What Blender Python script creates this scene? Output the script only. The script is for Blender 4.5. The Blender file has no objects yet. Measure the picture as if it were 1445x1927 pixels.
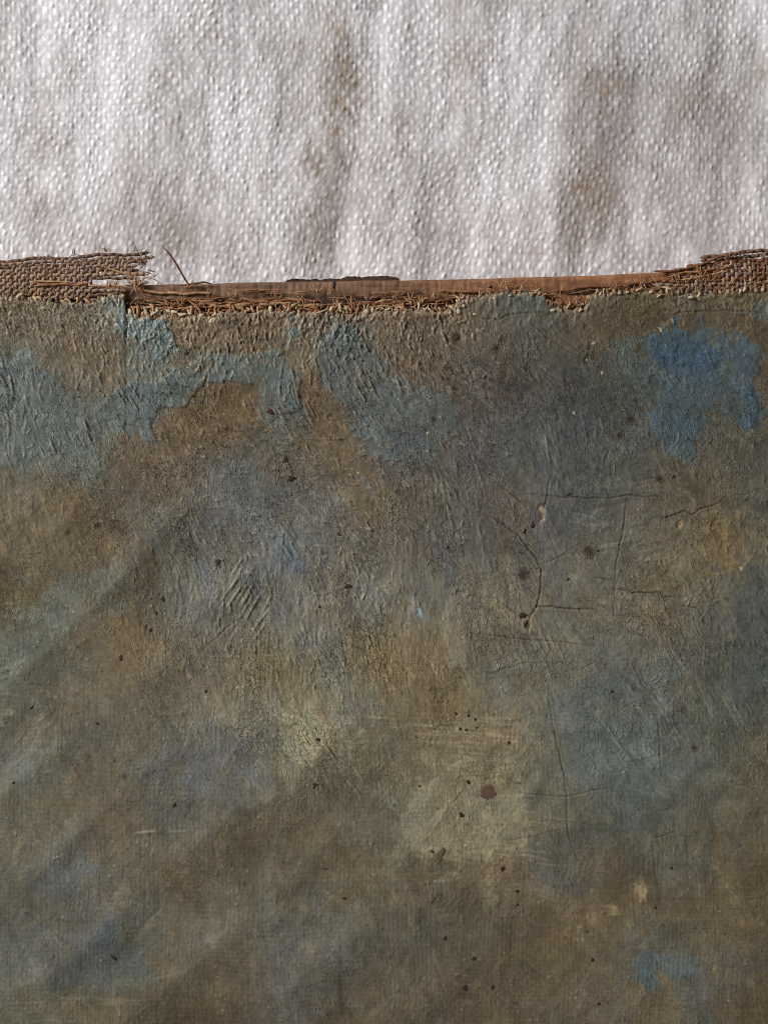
import bpy, math, random
import numpy as np
from mathutils import Vector

# ------------------------------------------------------------------ scale and layout
# The painting is laid out in 'units' of 1/16 mm on the plane of its face.
S = 0.0000625                      # one unit in metres
CX, CY = 722.5, 963.5              # middle of the framed area, in units
ZC = 0.0185                        # height of the painted face above the cloth
def X(px): return (px - CX) * S
def Y(py): return (CY - py) * S

# ------------------------------------------------------------------ camera
sc = bpy.context.scene
DIST = 0.185
cam_d = bpy.data.cameras.new("camera")
cam = bpy.data.objects.new("camera", cam_d)
sc.collection.objects.link(cam)
cam.location = (0, 0, ZC + DIST)
cam_d.sensor_fit = 'VERTICAL'
cam_d.sensor_height = 24.0
cam_d.lens = 24.0 * DIST / (1927 * S)
cam_d.clip_start = 0.005
cam_d.clip_end = 20
cam_d.dof.use_dof = True
cam_d.dof.focus_distance = DIST - 0.0005
cam_d.dof.aperture_fstop = 34.0
sc.camera = cam

# ------------------------------------------------------------------ light: a room window up to the left, dim room around
w = bpy.data.worlds.new("World"); sc.world = w; w.use_nodes = True
bg = w.node_tree.nodes["Background"]
bg.inputs[0].default_value = (0.95, 0.97, 1.0, 1)
bg.inputs[1].default_value = 0.14
def area(name, loc, target, sx, sy, power, col):
    d = bpy.data.lights.new(name, 'AREA'); d.shape = 'RECTANGLE'; d.size = sx; d.size_y = sy
    d.energy = power; d.color = col
    o = bpy.data.objects.new(name, d); sc.collection.objects.link(o)
    o.location = loc
    o.rotation_euler = (Vector(target) - Vector(loc)).to_track_quat('-Z', 'Y').to_euler()
    return o
area("window_light", (-0.56, 0.30, 0.34), (0.0, 0.02, 0.0), 0.24, 0.24, 7.5, (1.0, 0.985, 0.97))

sc.view_settings.view_transform = 'Standard'
sc.view_settings.look = 'None'
sc.view_settings.exposure = 0.0
sc.view_settings.gamma = 1.0
sc.cycles.use_denoising = False          # keep the finest relief; a little grain stays
sc.cycles.filter_width = 1.05
sc.view_settings.use_curve_mapping = False

KE = 0.84                          # light reaching the face, used to turn seen colours into pigment
rng = np.random.default_rng(7)
random.seed(7)

# ------------------------------------------------------------------ helpers
def lin(c):
    c = np.asarray(c, dtype=np.float64) / 255.0
    return np.where(c <= 0.04045, c / 12.92, ((c + 0.055) / 1.055) ** 2.4)
_tab = np.random.default_rng(11).random((512, 512)).astype(np.float32)
def vnoise(x, y, seed=0):
    x = np.asarray(x, dtype=np.float32) + seed * 37.17; y = np.asarray(y, dtype=np.float32) + seed * 91.73
    xi = np.floor(x); yi = np.floor(y)
    fx = x - xi; fy = y - yi
    fx = fx * fx * (3 - 2 * fx); fy = fy * fy * (3 - 2 * fy)
    xi = xi.astype(np.int32) % 512; yi = yi.astype(np.int32) % 512
    x1 = (xi + 1) % 512; y1 = (yi + 1) % 512
    a = _tab[yi, xi]; b = _tab[yi, x1]; c = _tab[y1, xi]; d = _tab[y1, x1]
    return (a + (b - a) * fx) * (1 - fy) + (c + (d - c) * fx) * fy - 0.5
def fbm(x, y, seed=0, octs=4, gain=0.5):
    s = 0; a = 1.0; n = 0
    for k in range(octs):
        s = s + a * vnoise(x, y, seed + 3 * k); n += a
        x = x * 2.03; y = y * 2.03; a *= gain
    return s / n * 2

def new_mesh(name, verts, faces, smooth=True, cols=None):
    m = bpy.data.meshes.new(name)
    verts = np.ascontiguousarray(verts, dtype=np.float32)
    faces = np.ascontiguousarray(faces, dtype=np.int32)
    k = faces.shape[1]
    m.vertices.add(len(verts)); m.vertices.foreach_set("co", verts.ravel())
    m.loops.add(faces.size); m.loops.foreach_set("vertex_index", faces.ravel())
    m.polygons.add(len(faces)); m.polygons.foreach_set("loop_start", np.arange(0, faces.size, k, dtype=np.int32))
    if smooth: m.polygons.foreach_set("use_smooth", np.ones(len(faces), dtype=bool))
    m.update(calc_edges=True)
    if cols is not None:
        a = m.color_attributes.new("pigment", 'FLOAT_COLOR', 'POINT')
        c = np.ones((len(verts), 4), dtype=np.float32); c[:, :cols.shape[1]] = cols
        a.data.foreach_set("color", c.ravel())
    return m
def link(name, mesh, mat=None, parent=None):
    o = bpy.data.objects.new(name, mesh); sc.collection.objects.link(o)
    if mat is not None and mesh is not None: mesh.materials.append(mat)
    if parent is not None: o.parent = parent
    return o
def grid_faces(nx, ny):
    i = np.arange(nx - 1); j = np.arange(ny - 1)
    a = (j[:, None] * nx + i[None, :]).ravel()
    return np.stack([a, a + nx, a + nx + 1, a + 1], 1)

def material(name, col=(0.5, 0.5, 0.5), rough=0.6, spec=0.3, attr=False, noise=None, bump=None, sheen=0.0):
    m = bpy.data.materials.new(name); m.use_nodes = True
    nt = m.node_tree; b = nt.nodes["Principled BSDF"]
    b.inputs["Roughness"].default_value = rough
    b.inputs["Specular IOR Level"].default_value = spec
    if sheen: b.inputs["Sheen Weight"].default_value = sheen; b.inputs["Sheen Roughness"].default_value = 0.6
    tc = nt.nodes.new("ShaderNodeTexCoord")
    if attr:
        a = nt.nodes.new("ShaderNodeAttribute"); a.attribute_name = "pigment"; src = a.outputs["Color"]
    else:
        a = nt.nodes.new("ShaderNodeRGB"); a.outputs[0].default_value = (*col, 1); src = a.outputs[0]
    if noise:
        sc_, lo, hi = noise[:3]
        n = nt.nodes.new("ShaderNodeTexNoise"); n.inputs["Scale"].default_value = sc_; n.inputs["Detail"].default_value = 5
        n.inputs["Roughness"].default_value = 0.65
        if len(noise) > 3:
            mp = nt.nodes.new("ShaderNodeMapping"); mp.inputs["Scale"].default_value = noise[3]
            nt.links.new(tc.outputs["Object"], mp.inputs[0]); nt.links.new(mp.outputs[0], n.inputs["Vector"])
        else: nt.links.new(tc.outputs["Object"], n.inputs["Vector"])
        r = nt.nodes.new("ShaderNodeMapRange"); r.inputs[1].default_value = 0.3; r.inputs[2].default_value = 0.7
        r.inputs[3].default_value = lo; r.inputs[4].default_value = hi
        nt.links.new(n.outputs["Fac"], r.inputs[0])
        mx = nt.nodes.new("ShaderNodeVectorMath"); mx.operation = 'SCALE'
        nt.links.new(src, mx.inputs[0]); nt.links.new(r.outputs[0], mx.inputs["Scale"]); src = mx.outputs[0]
    nt.links.new(src, b.inputs["Base Color"])
    if bump:
        sc_, st, dist = bump
        n = nt.nodes.new("ShaderNodeTexNoise"); n.inputs["Scale"].default_value = sc_; n.inputs["Detail"].default_value = 4
        nt.links.new(tc.outputs["Object"], n.inputs["Vector"])
        bp = nt.nodes.new("ShaderNodeBump"); bp.inputs["Strength"].default_value = st; bp.inputs["Distance"].default_value = dist
        nt.links.new(n.outputs["Fac"], bp.inputs["Height"]); nt.links.new(bp.outputs[0], b.inputs["Normal"])
    return m

M_paint = material("aged oil paint", attr=True, rough=0.60, spec=0.34, noise=(2600, 0.88, 1.12))
def wrinkle_nodes(m):
    nt = m.node_tree; L = nt.links.new; b = nt.nodes["Principled BSDF"]
    tc = nt.nodes.new("ShaderNodeTexCoord"); at = nt.nodes.new("ShaderNodeAttribute"); at.attribute_name = "pigment"
    wn = nt.nodes.new("ShaderNodeTexNoise"); wn.inputs["Scale"].default_value = 130; wn.inputs["Detail"].default_value = 3
    L(tc.outputs["Object"], wn.inputs["Vector"])
    ws = nt.nodes.new("ShaderNodeVectorMath"); ws.operation = 'SCALE'; ws.inputs["Scale"].default_value = 0.006
    L(wn.outputs["Color"], ws.inputs[0])
    wa = nt.nodes.new("ShaderNodeVectorMath"); wa.operation = 'ADD'
    L(tc.outputs["Object"], wa.inputs[0]); L(ws.outputs[0], wa.inputs[1])
    outs = []
    for k, (rot, sx, sy) in enumerate([(57, 1000, 4200), (78, 1100, 4400)]):
        r_ = nt.nodes.new("ShaderNodeVectorRotate"); r_.rotation_type = 'Z_AXIS'; r_.inputs["Angle"].default_value = math.radians(rot)
        L(wa.outputs[0], r_.inputs["Vector"])
        mp = nt.nodes.new("ShaderNodeMapping"); mp.inputs["Scale"].default_value = (sx, sy, 1); L(r_.outputs[0], mp.inputs[0])
        n = nt.nodes.new("ShaderNodeTexNoise"); n.inputs["Scale"].default_value = 1.0; n.inputs["Detail"].default_value = 2.5; n.inputs["Roughness"].default_value = 0.55
        L(mp.outputs[0], n.inputs["Vector"]); outs.append(n.outputs["Fac"])
    crests = []
    for o_ in outs:                                    # isolated short crests on a flat ground
        cr = nt.nodes.new("ShaderNodeMapRange"); cr.interpolation_type = 'SMOOTHSTEP'; cr.inputs[1].default_value = .545; cr.inputs[2].default_value = .635
        L(o_, cr.inputs[0]); crests.append(cr)
    cr = nt.nodes.new("ShaderNodeMath"); cr.operation = 'MAXIMUM'; L(crests[0].outputs[0], cr.inputs[0]); L(crests[1].outputs[0], cr.inputs[1])
    fn = nt.nodes.new("ShaderNodeTexNoise"); fn.inputs["Scale"].default_value = 5200; fn.inputs["Detail"].default_value = 3; L(tc.outputs["Object"], fn.inputs["Vector"])
    ml = nt.nodes.new("ShaderNodeMath"); ml.operation = 'MULTIPLY'; L(cr.outputs[0], ml.inputs[0]); L(at.outputs["Alpha"], ml.inputs[1])
    ma = nt.nodes.new("ShaderNodeMath"); ma.operation = 'MULTIPLY_ADD'; ma.inputs[1].default_value = 0.16; L(fn.outputs["Fac"], ma.inputs[0]); L(ml.outputs[0], ma.inputs[2])
    bp = nt.nodes.new("ShaderNodeBump"); bp.inputs["Strength"].default_value = 1.0; bp.inputs["Distance"].default_value = 0.00014
    L(ma.outputs[0], bp.inputs["Height"]); L(bp.outputs[0], b.inputs["Normal"])
wrinkle_nodes(M_paint)
def varnish_nodes(m):
    nt = m.node_tree; b = nt.nodes["Principled BSDF"]; tc = nt.nodes.new("ShaderNodeTexCoord")
    n = nt.nodes.new("ShaderNodeTexNoise"); n.inputs["Scale"].default_value = 90; n.inputs["Detail"].default_value = 6
    r = nt.nodes.new("ShaderNodeMapRange"); r.inputs[1].default_value = .35; r.inputs[2].default_value = .65; r.inputs[3].default_value = .36; r.inputs[4].default_value = .70
    nt.links.new(tc.outputs["Object"], n.inputs["Vector"]); nt.links.new(n.outputs["Fac"], r.inputs[0]); nt.links.new(r.outputs[0], b.inputs["Roughness"])
varnish_nodes(M_paint)
M_cloth = material("coarse cotton", attr=True, rough=1.0, spec=0.05, noise=(3800, 0.93, 1.07), bump=(6500, 0.6, 0.00004), sheen=0.1)
M_wood = material("old pine", attr=True, rough=0.6, spec=0.3, noise=(1500, 0.8, 1.2, (0.25, 2.2, 1)), bump=(3500, 0.5, 0.00003))
M_raw = material("brown raw canvas", col=tuple(lin((104, 74, 52))), rough=0.9, spec=0.1, noise=(4000, 0.7, 1.3))

# ------------------------------------------------------------------ cloth
def axis(lo, hi, step, ext, n_ext):
    a = np.arange(lo, hi + step, step)
    t = (np.arange(1, n_ext + 1) / n_ext) ** 1.6
    return np.concatenate([(a[0] - t * ext)[::-1], a, a[-1] + t * ext])
KC = (DIST + ZC) / DIST                               # cloth lies farther from the lens: more of it is in view
def cx_of(px): return CX + (px - CX) * KC             # a place on the cloth, from the framed position
def cy_of(py): return CY + (py - CY) * KC
cxs = axis(cx_of(-25), cx_of(1470), 1.9, 420, 40)
ys_f = np.arange(cy_of(-25), cy_of(560), 1.9)
cys = np.concatenate([ys_f[0] - 420 * ((np.arange(1, 31) / 30) ** 1.6)[::-1], ys_f, ys_f[-1] + 1900 * (np.arange(1, 41) / 40) ** 1.4])
GX, GY = np.meshgrid(cxs, cys)
GX = GX.astype(np.float32); GY = GY.astype(np.float32)
ang = math.radians(5)
wx = 26 * fbm(GX / 420, GY / 420, 1, 2) + 9 * fbm(GX / 90, GY / 90, 2, 2) + 4.0 * fbm(GX / 22, GY / 30, 61, 3)
wy = 22 * fbm(GX / 380, GY / 380, 3, 2) + 9 * fbm(GX / 100, GY / 100, 4, 2) + 5.0 * fbm(GX / 22, GY / 26, 62, 3)
U = (GX + wx) * math.cos(0.02) + (GY + wy) * 0.10
V = (GY + wy) - (GX + wx) * math.tan(ang)
PU, PV = 10.7, 14.4
iu = np.floor(U / PU); jv = np.floor(V / PV)
du = (U / PU - iu) * 2 - 1; dv = (V / PV - jv) * 2 - 1
def cell(i, j, k): return _tab[(j.astype(np.int32) * 7 + k * 131) % 512, (i.astype(np.int32) * 13 + j.astype(np.int32) * 5 + k * 57) % 512] - .5
zz = np.zeros_like(iu)
over = ((iu + jv) % 2 == 0)
# each float of the warp is a bead of its own size, seat and lean
bu = du - .50 * cell(iu, jv, 3); bv = dv - .60 * cell(iu, jv, 4) + .30 * bu * cell(iu, jv, 8)
ru = 1.0 + .36 * cell(iu, jv, 5); rv = 1.06 + .50 * cell(iu, jv, 6)
hb = np.exp(-((bu / (ru * .78)) ** 2 + (bv / (rv * .80)) ** 2) ** 1.4)
big = np.clip(.85 + .55 * cell(iu, jv, 7) + .4 * fbm(GX / 30, GY / 40, 17, 2), .2, 1.3)
bead = np.where(over, hb * 1.75 * big, 0)
# the weft dips between the beads, softly
weft = np.where(over, 0, .55 * np.cos(math.pi * dv / 2) * np.cos(math.pi * du / 2) * (1 + .8 * cell(iu, jv, 9)))
HW = bead + weft + .8
bead_tone = np.where(over, hb * np.clip(big, 0, 1.25), 0)
fuzz = np.clip(fbm(GX / 40, GY / 80, 5, 4, .6) * 1.9, 0, 1) * 0.55
HW = HW * (1 - fuzz) + 1.5 * fuzz + .8 * fbm(GX / 7, GY / 9, 6, 2) + .9 * fbm(GX / 18, GY / 24, 16, 2)
fold = 12 * fbm(GX / 300 + GY / 2000, GY / 900, 7, 2) + 5 * fbm(GX / 80 + GY / 1200 * np.clip((GX - 600) / 500, -.3, 1), GY / 420, 8, 3)
gxl = CX + (GX - CX) / KC + 14 * fbm(GX / 120, GY / 160, 23, 2); gyl = CY + (GY - CY) / KC
for (vx_, lean, wd_, dp) in [(672, -.12, 50, 6.5), (1180, -.30, 50, 6.5), (1010, -.45, 40, 3.0), (560, .10, 40, 3.0), (108, .05, 60, 5.5), (395, -.04, 70, 4.0), (930, -.14, 55, 3.5), (1345, -.12, 60, 4.0)]:
    fold = fold - dp * np.exp(-((gxl - vx_ - lean * (gyl - 250)) / wd_) ** 2) * (.75 + .8 * fbm(GX / 200, GY / 240, 24, 2))
ZCl = (HW + fold - 30) * S
# paler and greyer streaks, and brown stains, in the weave
def ell(cx, cy, rx, ry, rot=0.0, warp=True):
    a = math.radians(rot)
    ex = GXi - cx; ey = GYi - cy
    p = ex * math.cos(a) + ey * math.sin(a); q = -ex * math.sin(a) + ey * math.cos(a)
    return np.exp(-((p / rx) ** 2 + (q / ry) ** 2) * 1.2)
GXi = CX + (GX - CX) / KC + 26 * fbm(GX / 60, GY / 60, 21, 3)
GYi = CY + (GY - CY) / KC + 34 * fbm(GX / 60, GY / 60, 22, 3)
pale_cloth = lin((226, 223, 225)); grey_cloth = lin((176, 170, 167)); stain = lin((152, 127, 98))
d = 0.36 + 1.0 * fbm(GX / 120, GY / 260, 9, 5, .6) + 0.35 * fbm(GX / 26, GY / 40, 10, 3)
for (ex, ey, rx, ry, rot, a) in [(640, 140, 42, 110, 0, .55), (620, 330, 50, 120, 5, .5), (590, 430, 60, 80, 0, .4), (880, 130, 35, 90, 10, .3),
        (1140, 180, 55, 80, 20, .5), (1130, 350, 60, 110, 10, .5), (1080, 440, 70, 60, 0, .35), (1310, 190, 60, 90, 0, .35), (60, 420, 110, 90, 0, .32),
        (330, 430, 90, 80, 0, .38), (40, 160, 60, 110, 0, .25), (860, 300, 60, 120, 20, .25), (1290, 400, 60, 70, 0, .35), (1425, 130, 40, 70, 0, .3), (250, 230, 45, 120, 0, .2),
        (150, 330, 50, 120, 10, -.45), (710, 80, 50, 80, 0, -.4), (760, 420, 60, 110, 10, -.3), (1210, 430, 40, 80, 10, -.5), (1030, 280, 40, 120, 15, -.3),
        (1410, 410, 50, 70, 0, -.5), (190, 110, 70, 110, 0, -.3), (470, 330, 50, 110, 0, -.25), (1010, 60, 70, 60, 0, -.3)]:
    d = d + a * ell(ex, ey, rx, ry, rot)
d = np.clip(d, 0, 1)
st = np.zeros_like(d)
for (ex, ey, rx, ry, rot, a) in [(645, 100, 40, 95, 0, 1.0), (655, 190, 36, 60, 0, .8), (622, 260, 40, 80, 0, .9), (600, 340, 40, 70, 0, .8), (590, 440, 50, 70, 0, .5), (500, 478, 14, 16, 0, .9),
        (897, 70, 10, 14, 0, .7), (1122, 170, 38, 36, 0, .9), (1155, 165, 26, 44, 0, .8), (1110, 350, 34, 40, 0, .9), (1150, 330, 50, 90, 0, .6), (1110, 450, 50, 60, 0, .5), (880, 130, 34, 70, 0, .5), (900, 80, 20, 40, 0, .6), (1280, 180, 60, 70, 0, .35), (1300, 380, 60, 60, 0, .35), (80, 400, 60, 80, 0, .3), (330, 420, 70, 80, 0, .35), (1425, 145, 14, 20, 0, .8), (1005, 455, 20, 14, 0, .6),
        (1000, 350, 18, 60, 0, .3), (220, 320, 10, 14, 0, .5), (400, 70, 6, 16, 0, .7), (765, 460, 16, 20, 0, .4)]:
    st = st + a * ell(ex, ey, rx, ry, rot)
st = np.clip(st * np.clip(0.45 + 1.5 * fbm(GX / 13, GY / 20, 12, 4, .6), 0, 1.3) * .55 + 0.10 * np.clip(fbm(GX / 40, GY / 90, 13, 3), 0, 1), 0, 0.8)
col = pale_cloth[None, None] * (1 - d[..., None]) + grey_cloth[None, None] * d[..., None]
col = col * (1 - st[..., None]) + stain[None, None] * st[..., None]
# bead highlights and the shade between threads, put into the colour
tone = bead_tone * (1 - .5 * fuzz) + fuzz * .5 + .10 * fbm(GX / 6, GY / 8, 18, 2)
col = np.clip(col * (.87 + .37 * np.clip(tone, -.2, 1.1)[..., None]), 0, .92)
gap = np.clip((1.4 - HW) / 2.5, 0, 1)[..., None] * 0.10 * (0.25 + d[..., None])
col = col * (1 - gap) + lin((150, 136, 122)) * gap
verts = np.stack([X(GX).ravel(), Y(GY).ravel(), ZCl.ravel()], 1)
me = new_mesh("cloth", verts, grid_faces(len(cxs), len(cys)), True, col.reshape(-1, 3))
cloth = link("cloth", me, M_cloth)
cloth["kind"] = "structure"
cloth["label"] = "coarse white woven cloth with faint brown stains, lying under the painting"

# ------------------------------------------------------------------ tubes
def tube(pts, rad, sides=6, flat=1.0, col=None):
    pts = np.asarray(pts, dtype=np.float64); n = len(pts)
    rad = np.broadcast_to(np.asarray(rad, dtype=np.float64), (n,))
    t = np.gradient(pts, axis=0); t /= np.linalg.norm(t, axis=1)[:, None] + 1e-12
    up = np.array([0, 0, 1.0]); up = np.where(np.abs(t @ up)[:, None] > 0.9, np.array([[0.7, 0.7, 0]]), up[None])
    s = np.cross(t, up); s /= np.linalg.norm(s, axis=1)[:, None] + 1e-12
    u = np.cross(s, t)
    a = np.arange(sides) * 2 * math.pi / sides
    ring = s[:, None] * np.cos(a)[None, :, None] + u[:, None] * np.sin(a)[None, :, None] * flat
    v = pts[:, None] + ring * rad[:, None, None]
    f = []
    i = np.arange(n - 1)[:, None] * sides; k = np.arange(sides)[None]
    k2 = (k + 1) % sides
    q = np.stack([i + k, i + k2, i + sides + k2, i + sides + k], -1).reshape(-1, 4)
    v = v.reshape(-1, 3)
    return v, q
def to_m(p):                                            # units -> metres; third value is height above the face plane in units
    p = np.asarray(p, dtype=np.float64)
    return np.stack([X(p[:, 0]), Y(p[:, 1]), ZC + p[:, 2] * S], 1)

# ------------------------------------------------------------------ the painting
painting = bpy.data.objects.new("old_painting", None)
sc.collection.objects.link(painting)
painting.location = (0, 0, 0)
painting["label"] = "old worn oil painting in grey, brown and blue, its canvas torn along the top edge"
painting["category"] = "painting"

XL, XR, YB = -230.0, 1675.0, 2160.0
# where the painted layer stops along the torn top edge
EDGE = np.array([(-260, 552), (0, 552), (60, 560), (120, 566), (180, 566), (186, 556), (232, 553), (238, 588), (262, 594), (300, 592), (340, 596), (420, 592), (440, 586), (520, 583), (600, 588),
                 (640, 585), (700, 588), (760, 583), (820, 586), (850, 582), (862, 564), (900, 556), (960, 548), (1020, 552), (1032, 574), (1050, 580), (1075, 580), (1096, 578), (1112, 556), (1150, 548), (1200, 545), (1260, 550), (1320, 552), (1380, 548), (1445, 546), (1700, 546)])
def edge_y(x): return np.interp(x, EDGE[:, 0], EDGE[:, 1])

# --- pigment and relief are worked out on a raster that covers the whole face
RS = 1.5
rx = np.arange(XL - 5, XR + 6, RS, dtype=np.float32); ry = np.arange(500, YB + 6, RS, dtype=np.float32)
RX, RY = np.meshgrid(rx, ry)
NYr, NXr = RX.shape

CTRL = """620:60,104,95,72;200,112,105,88;340,108,96,70;480,110,96,70;600,106,98,80;700,110,98,76;800,100,88,68;900,98,92,78;1000,92,92,84;1100,98,90,72;1200,94,84,60;1400,98,86,58
700:30,100,104,98;120,110,102,84;200,104,92,66;280,108,112,106;400,112,110,98;440,104,84,50;530,108,112,108;590,108,90,60;650,104,104,98;750,100,90,72;850,92,82,66;950,88,80,70;1050,86,82,74;1150,84,84,78;1250,84,90,92;1350,84,92,94;1420,96,88,70
780:60,98,104,100;150,100,102,94;220,106,108,100;300,108,100,80;420,104,86,56;480,100,98,88;540,102,104,98;620,108,92,64;700,98,94,86;800,92,88,80;900,90,84,76;1000,88,84,78;1100,84,82,76;1200,86,86,80;1280,88,90,87;1400,96,90,72
860:50,104,102,90;150,98,98,90;260,102,90,68;350,104,92,70;420,100,98,90;500,102,92,76;640,106,94,70;740,96,88,82;850,92,86,78;950,90,90,86;1050,92,92,88;1180,90,90,84;1300,92,86,72;1400,88,86,76
950:60,104,94,74;150,96,82,56;250,96,88,74;350,92,88,80;450,102,98,92;600,94,90,84;720,104,92,66;830,94,88,78;950,96,88,80;1100,84,84,78;1200,98,92,78;1300,100,92,72;1420,90,88,76
1030:60,96,88,72;180,94,78,52;300,90,86,76;420,98,94,86;540,96,96,98;600,104,96,86;760,98,90,80;900,92,86,80;1060,92,88,82;1180,100,96,84;1270,100,94,80;1360,124,106,66;1420,90,90,80
1110:40,84,72,48;140,92,86,72;260,92,88,78;400,98,96,90;520,102,100,92;610,104,94,80;720,104,100,92;850,98,92,82;960,104,96,80;1080,98,92,82;1180,98,92,80;1260,104,94,74;1360,88,88,80;1420,80,84,80
1200:50,88,86,76;180,92,84,70;250,100,86,62;400,100,94,84;550,100,96,88;720,112,96,66;850,104,96,80;980,100,94,84;1100,96,92,82;1200,98,90,78;1300,88,86,80;1420,76,80,76
1280:40,86,88,82;150,90,84,72;300,96,88,74;430,104,94,74;540,110,96,64;640,104,98,86;730,108,92,60;830,110,96,66;950,92,90,84;1060,94,92,84;1180,86,90,88;1280,84,82,74;1400,74,76,72
1360:60,92,86,72;200,88,82,70;350,98,92,80;480,102,98,88;560,118,112,94;700,98,92,80;830,108,96,70;950,114,102,76;1050,92,92,86;1180,84,88,86;1300,76,76,68;1400,78,80,76
1430:60,88,86,76;170,88,80,66;280,90,86,76;400,96,92,86;500,98,96,88;600,110,102,80;720,90,82,66;850,102,94,76;960,108,98,76;1060,90,92,86;1200,80,88,88;1340,76,80,74;1430,84,78,64
1500:60,96,90,74;180,88,78,60;300,88,82,72;420,88,80,66;550,90,80,60;680,88,80,62;780,108,102,82;900,108,100,80;1010,106,100,84;1100,84,84,78;1200,76,82,80;1320,80,78,68;1430,86,80,66
1570:60,90,82,64;200,86,76,58;330,82,76,64;450,82,72,54;600,86,76,56;720,92,84,66;780,106,98,76;880,102,96,76;980,104,94,72;1060,80,78,72;1150,78,76,68;1260,82,80,72;1400,82,78,66
1640:50,84,78,66;110,82,82,78;200,88,80,64;350,84,74,56;480,84,76,62;620,86,76,58;740,86,78,62;830,80,72,58;930,88,76,58;1040,82,76,70;1150,80,72,56;1260,80,76,68;1400,82,74,56
1720:40,82,74,60;140,82,76,64;260,88,80,66;400,88,80,66;520,92,86,72;650,86,78,64;780,86,80,68;900,82,74,60;1020,86,76,58;1110,98,86,66;1200,84,74,56;1320,88,76,54;1420,84,74,54
1800:50,80,80,74;150,76,74,68;240,76,78,74;330,88,80,62;450,86,78,62;560,84,78,72;680,84,78,68;800,84,78,68;900,80,72,58;1010,82,72,52;1100,88,76,56;1180,80,80,76;1270,80,80,74;1370,80,76,72;1430,74,68,58
1890:50,88,82,66;180,84,74,54;300,76,66,46;420,74,64,44;530,84,76,72;660,80,70,52;780,84,76,62;900,80,70,52;1020,80,72,58;1130,84,76,66;1230,84,74,54;1300,82,80,76;1420,78,66,48"""
pts = []
for row in CTRL.split("\n"):
    yy, rest = row.split(":")
    for c in rest.split(";"):
        x, r, g, b = [float(t) for t in c.split(",")]
        pts.append((x, float(yy), r, g, b))
pts = np.array(pts)
CS = 10.0
gx = np.arange(XL - 80, XR + 90, CS); gy = np.arange(420, YB + 90, CS)
QX, QY = np.meshgrid(np.clip(gx, 20, 1425), np.clip(gy, 600, 1900))
acc = np.zeros(QX.shape + (3,)); wsum = np.zeros(QX.shape)
for p in pts:
    wgt = np.exp(-((QX - p[0]) ** 2 + (QY - p[1]) ** 2) / (2 * 40.0 ** 2)) + 1e-9
    acc += wgt[..., None] * p[2:5]; wsum += wgt
coarse = acc / wsum[..., None]
def sample(field, fx, fy):
    fx = np.clip(fx, 0, field.shape[1] - 1.001); fy = np.clip(fy, 0, field.shape[0] - 1.001)
    xi = fx.astype(np.int32); yi = fy.astype(np.int32); ax = fx - xi; ay = fy - yi
    if field.ndim == 3: ax = ax[..., None]; ay = ay[..., None]
    return (field[yi, xi] * (1 - ax) + field[yi, xi + 1] * ax) * (1 - ay) + (field[yi + 1, xi] * (1 - ax) + field[yi + 1, xi + 1] * ax) * ay
WX = 46 * fbm(RX / 110, RY / 110, 31, 4, .6) + 10 * fbm(RX / 11, RY / 18, 32, 2)
WY = 46 * fbm(RX / 110, RY / 110, 33, 4, .6) + 14 * fbm(RX / 10, RY / 20, 34, 2)
PC = sample(coarse, (RX + WX - gx[0]) / CS, (RY + WY - gy[0]) / CS).astype(np.float32)      # display-referred pigment colour
H = np.zeros_like(RX)                                                                  # relief in units

def ridx(x, y): return int(round((x - rx[0]) / RS)), int(round((y - ry[0]) / RS))
EW = 7.0 * fbm(RX / 26, RY / 26, 41, 4, .65); EV = 7.0 * fbm(RX / 26, RY / 26, 42, 4, .65)
def poly(pl, col, alpha=1.0, soft=2.0, rough=1.0, thick=0.0, tex=0.5):
    pl = np.array(pl, dtype=np.float32); m = 16 + 3 * soft
    x0, y0 = ridx(pl[:, 0].min() - m, pl[:, 1].min() - m); x1, y1 = ridx(pl[:, 0].max() + m, pl[:, 1].max() + m)
    x0 = max(x0, 0); y0 = max(y0, 0); x1 = min(x1, NXr); y1 = min(y1, NYr)
    sl = (slice(y0, y1), slice(x0, x1))
    qx = RX[sl] + EW[sl] * rough * 1.6; qy = RY[sl] + EV[sl] * rough * 1.6
    inside = np.zeros(qx.shape, bool); dist = np.full(qx.shape, 1e9, np.float32)
    n = len(pl)
    for k in range(n):
        ax, ay = pl[k]; bx, by = pl[(k + 1) % n]
        c = (ay > qy) != (by > qy)
        with np.errstate(divide='ignore', invalid='ignore'):
            inside ^= c & (qx < (bx - ax) * (qy - ay) / (by - ay + 1e-9) + ax)
        l2 = (bx - ax) ** 2 + (by - ay) ** 2 + 1e-9
        t = np.clip(((qx - ax) * (bx - ax) + (qy - ay) * (by - ay)) / l2, 0, 1)
        dist = np.minimum(dist, np.hypot(qx - ax - t * (bx - ax), qy - ay - t * (by - ay)))
    sd = np.where(inside, dist, -dist)
    mk = np.clip(0.5 + sd / (2 * soft), 0, 1)
    a = mk * alpha
    if tex: a = a * np.clip(1 - tex + tex * 2 * (0.5 + .8 * fbm((RX[sl] + RY[sl] * .3) / 9, RY[sl] / 20, 43, 4, .65) + .6 * fbm(RX[sl] / 45, RY[sl] / 45, 44, 2)), 0, 1)
    PC[sl] = PC[sl] * (1 - a[..., None]) + np.array(col, np.float32) * a[..., None]
    if thick: H[sl] += thick * mk
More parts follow.
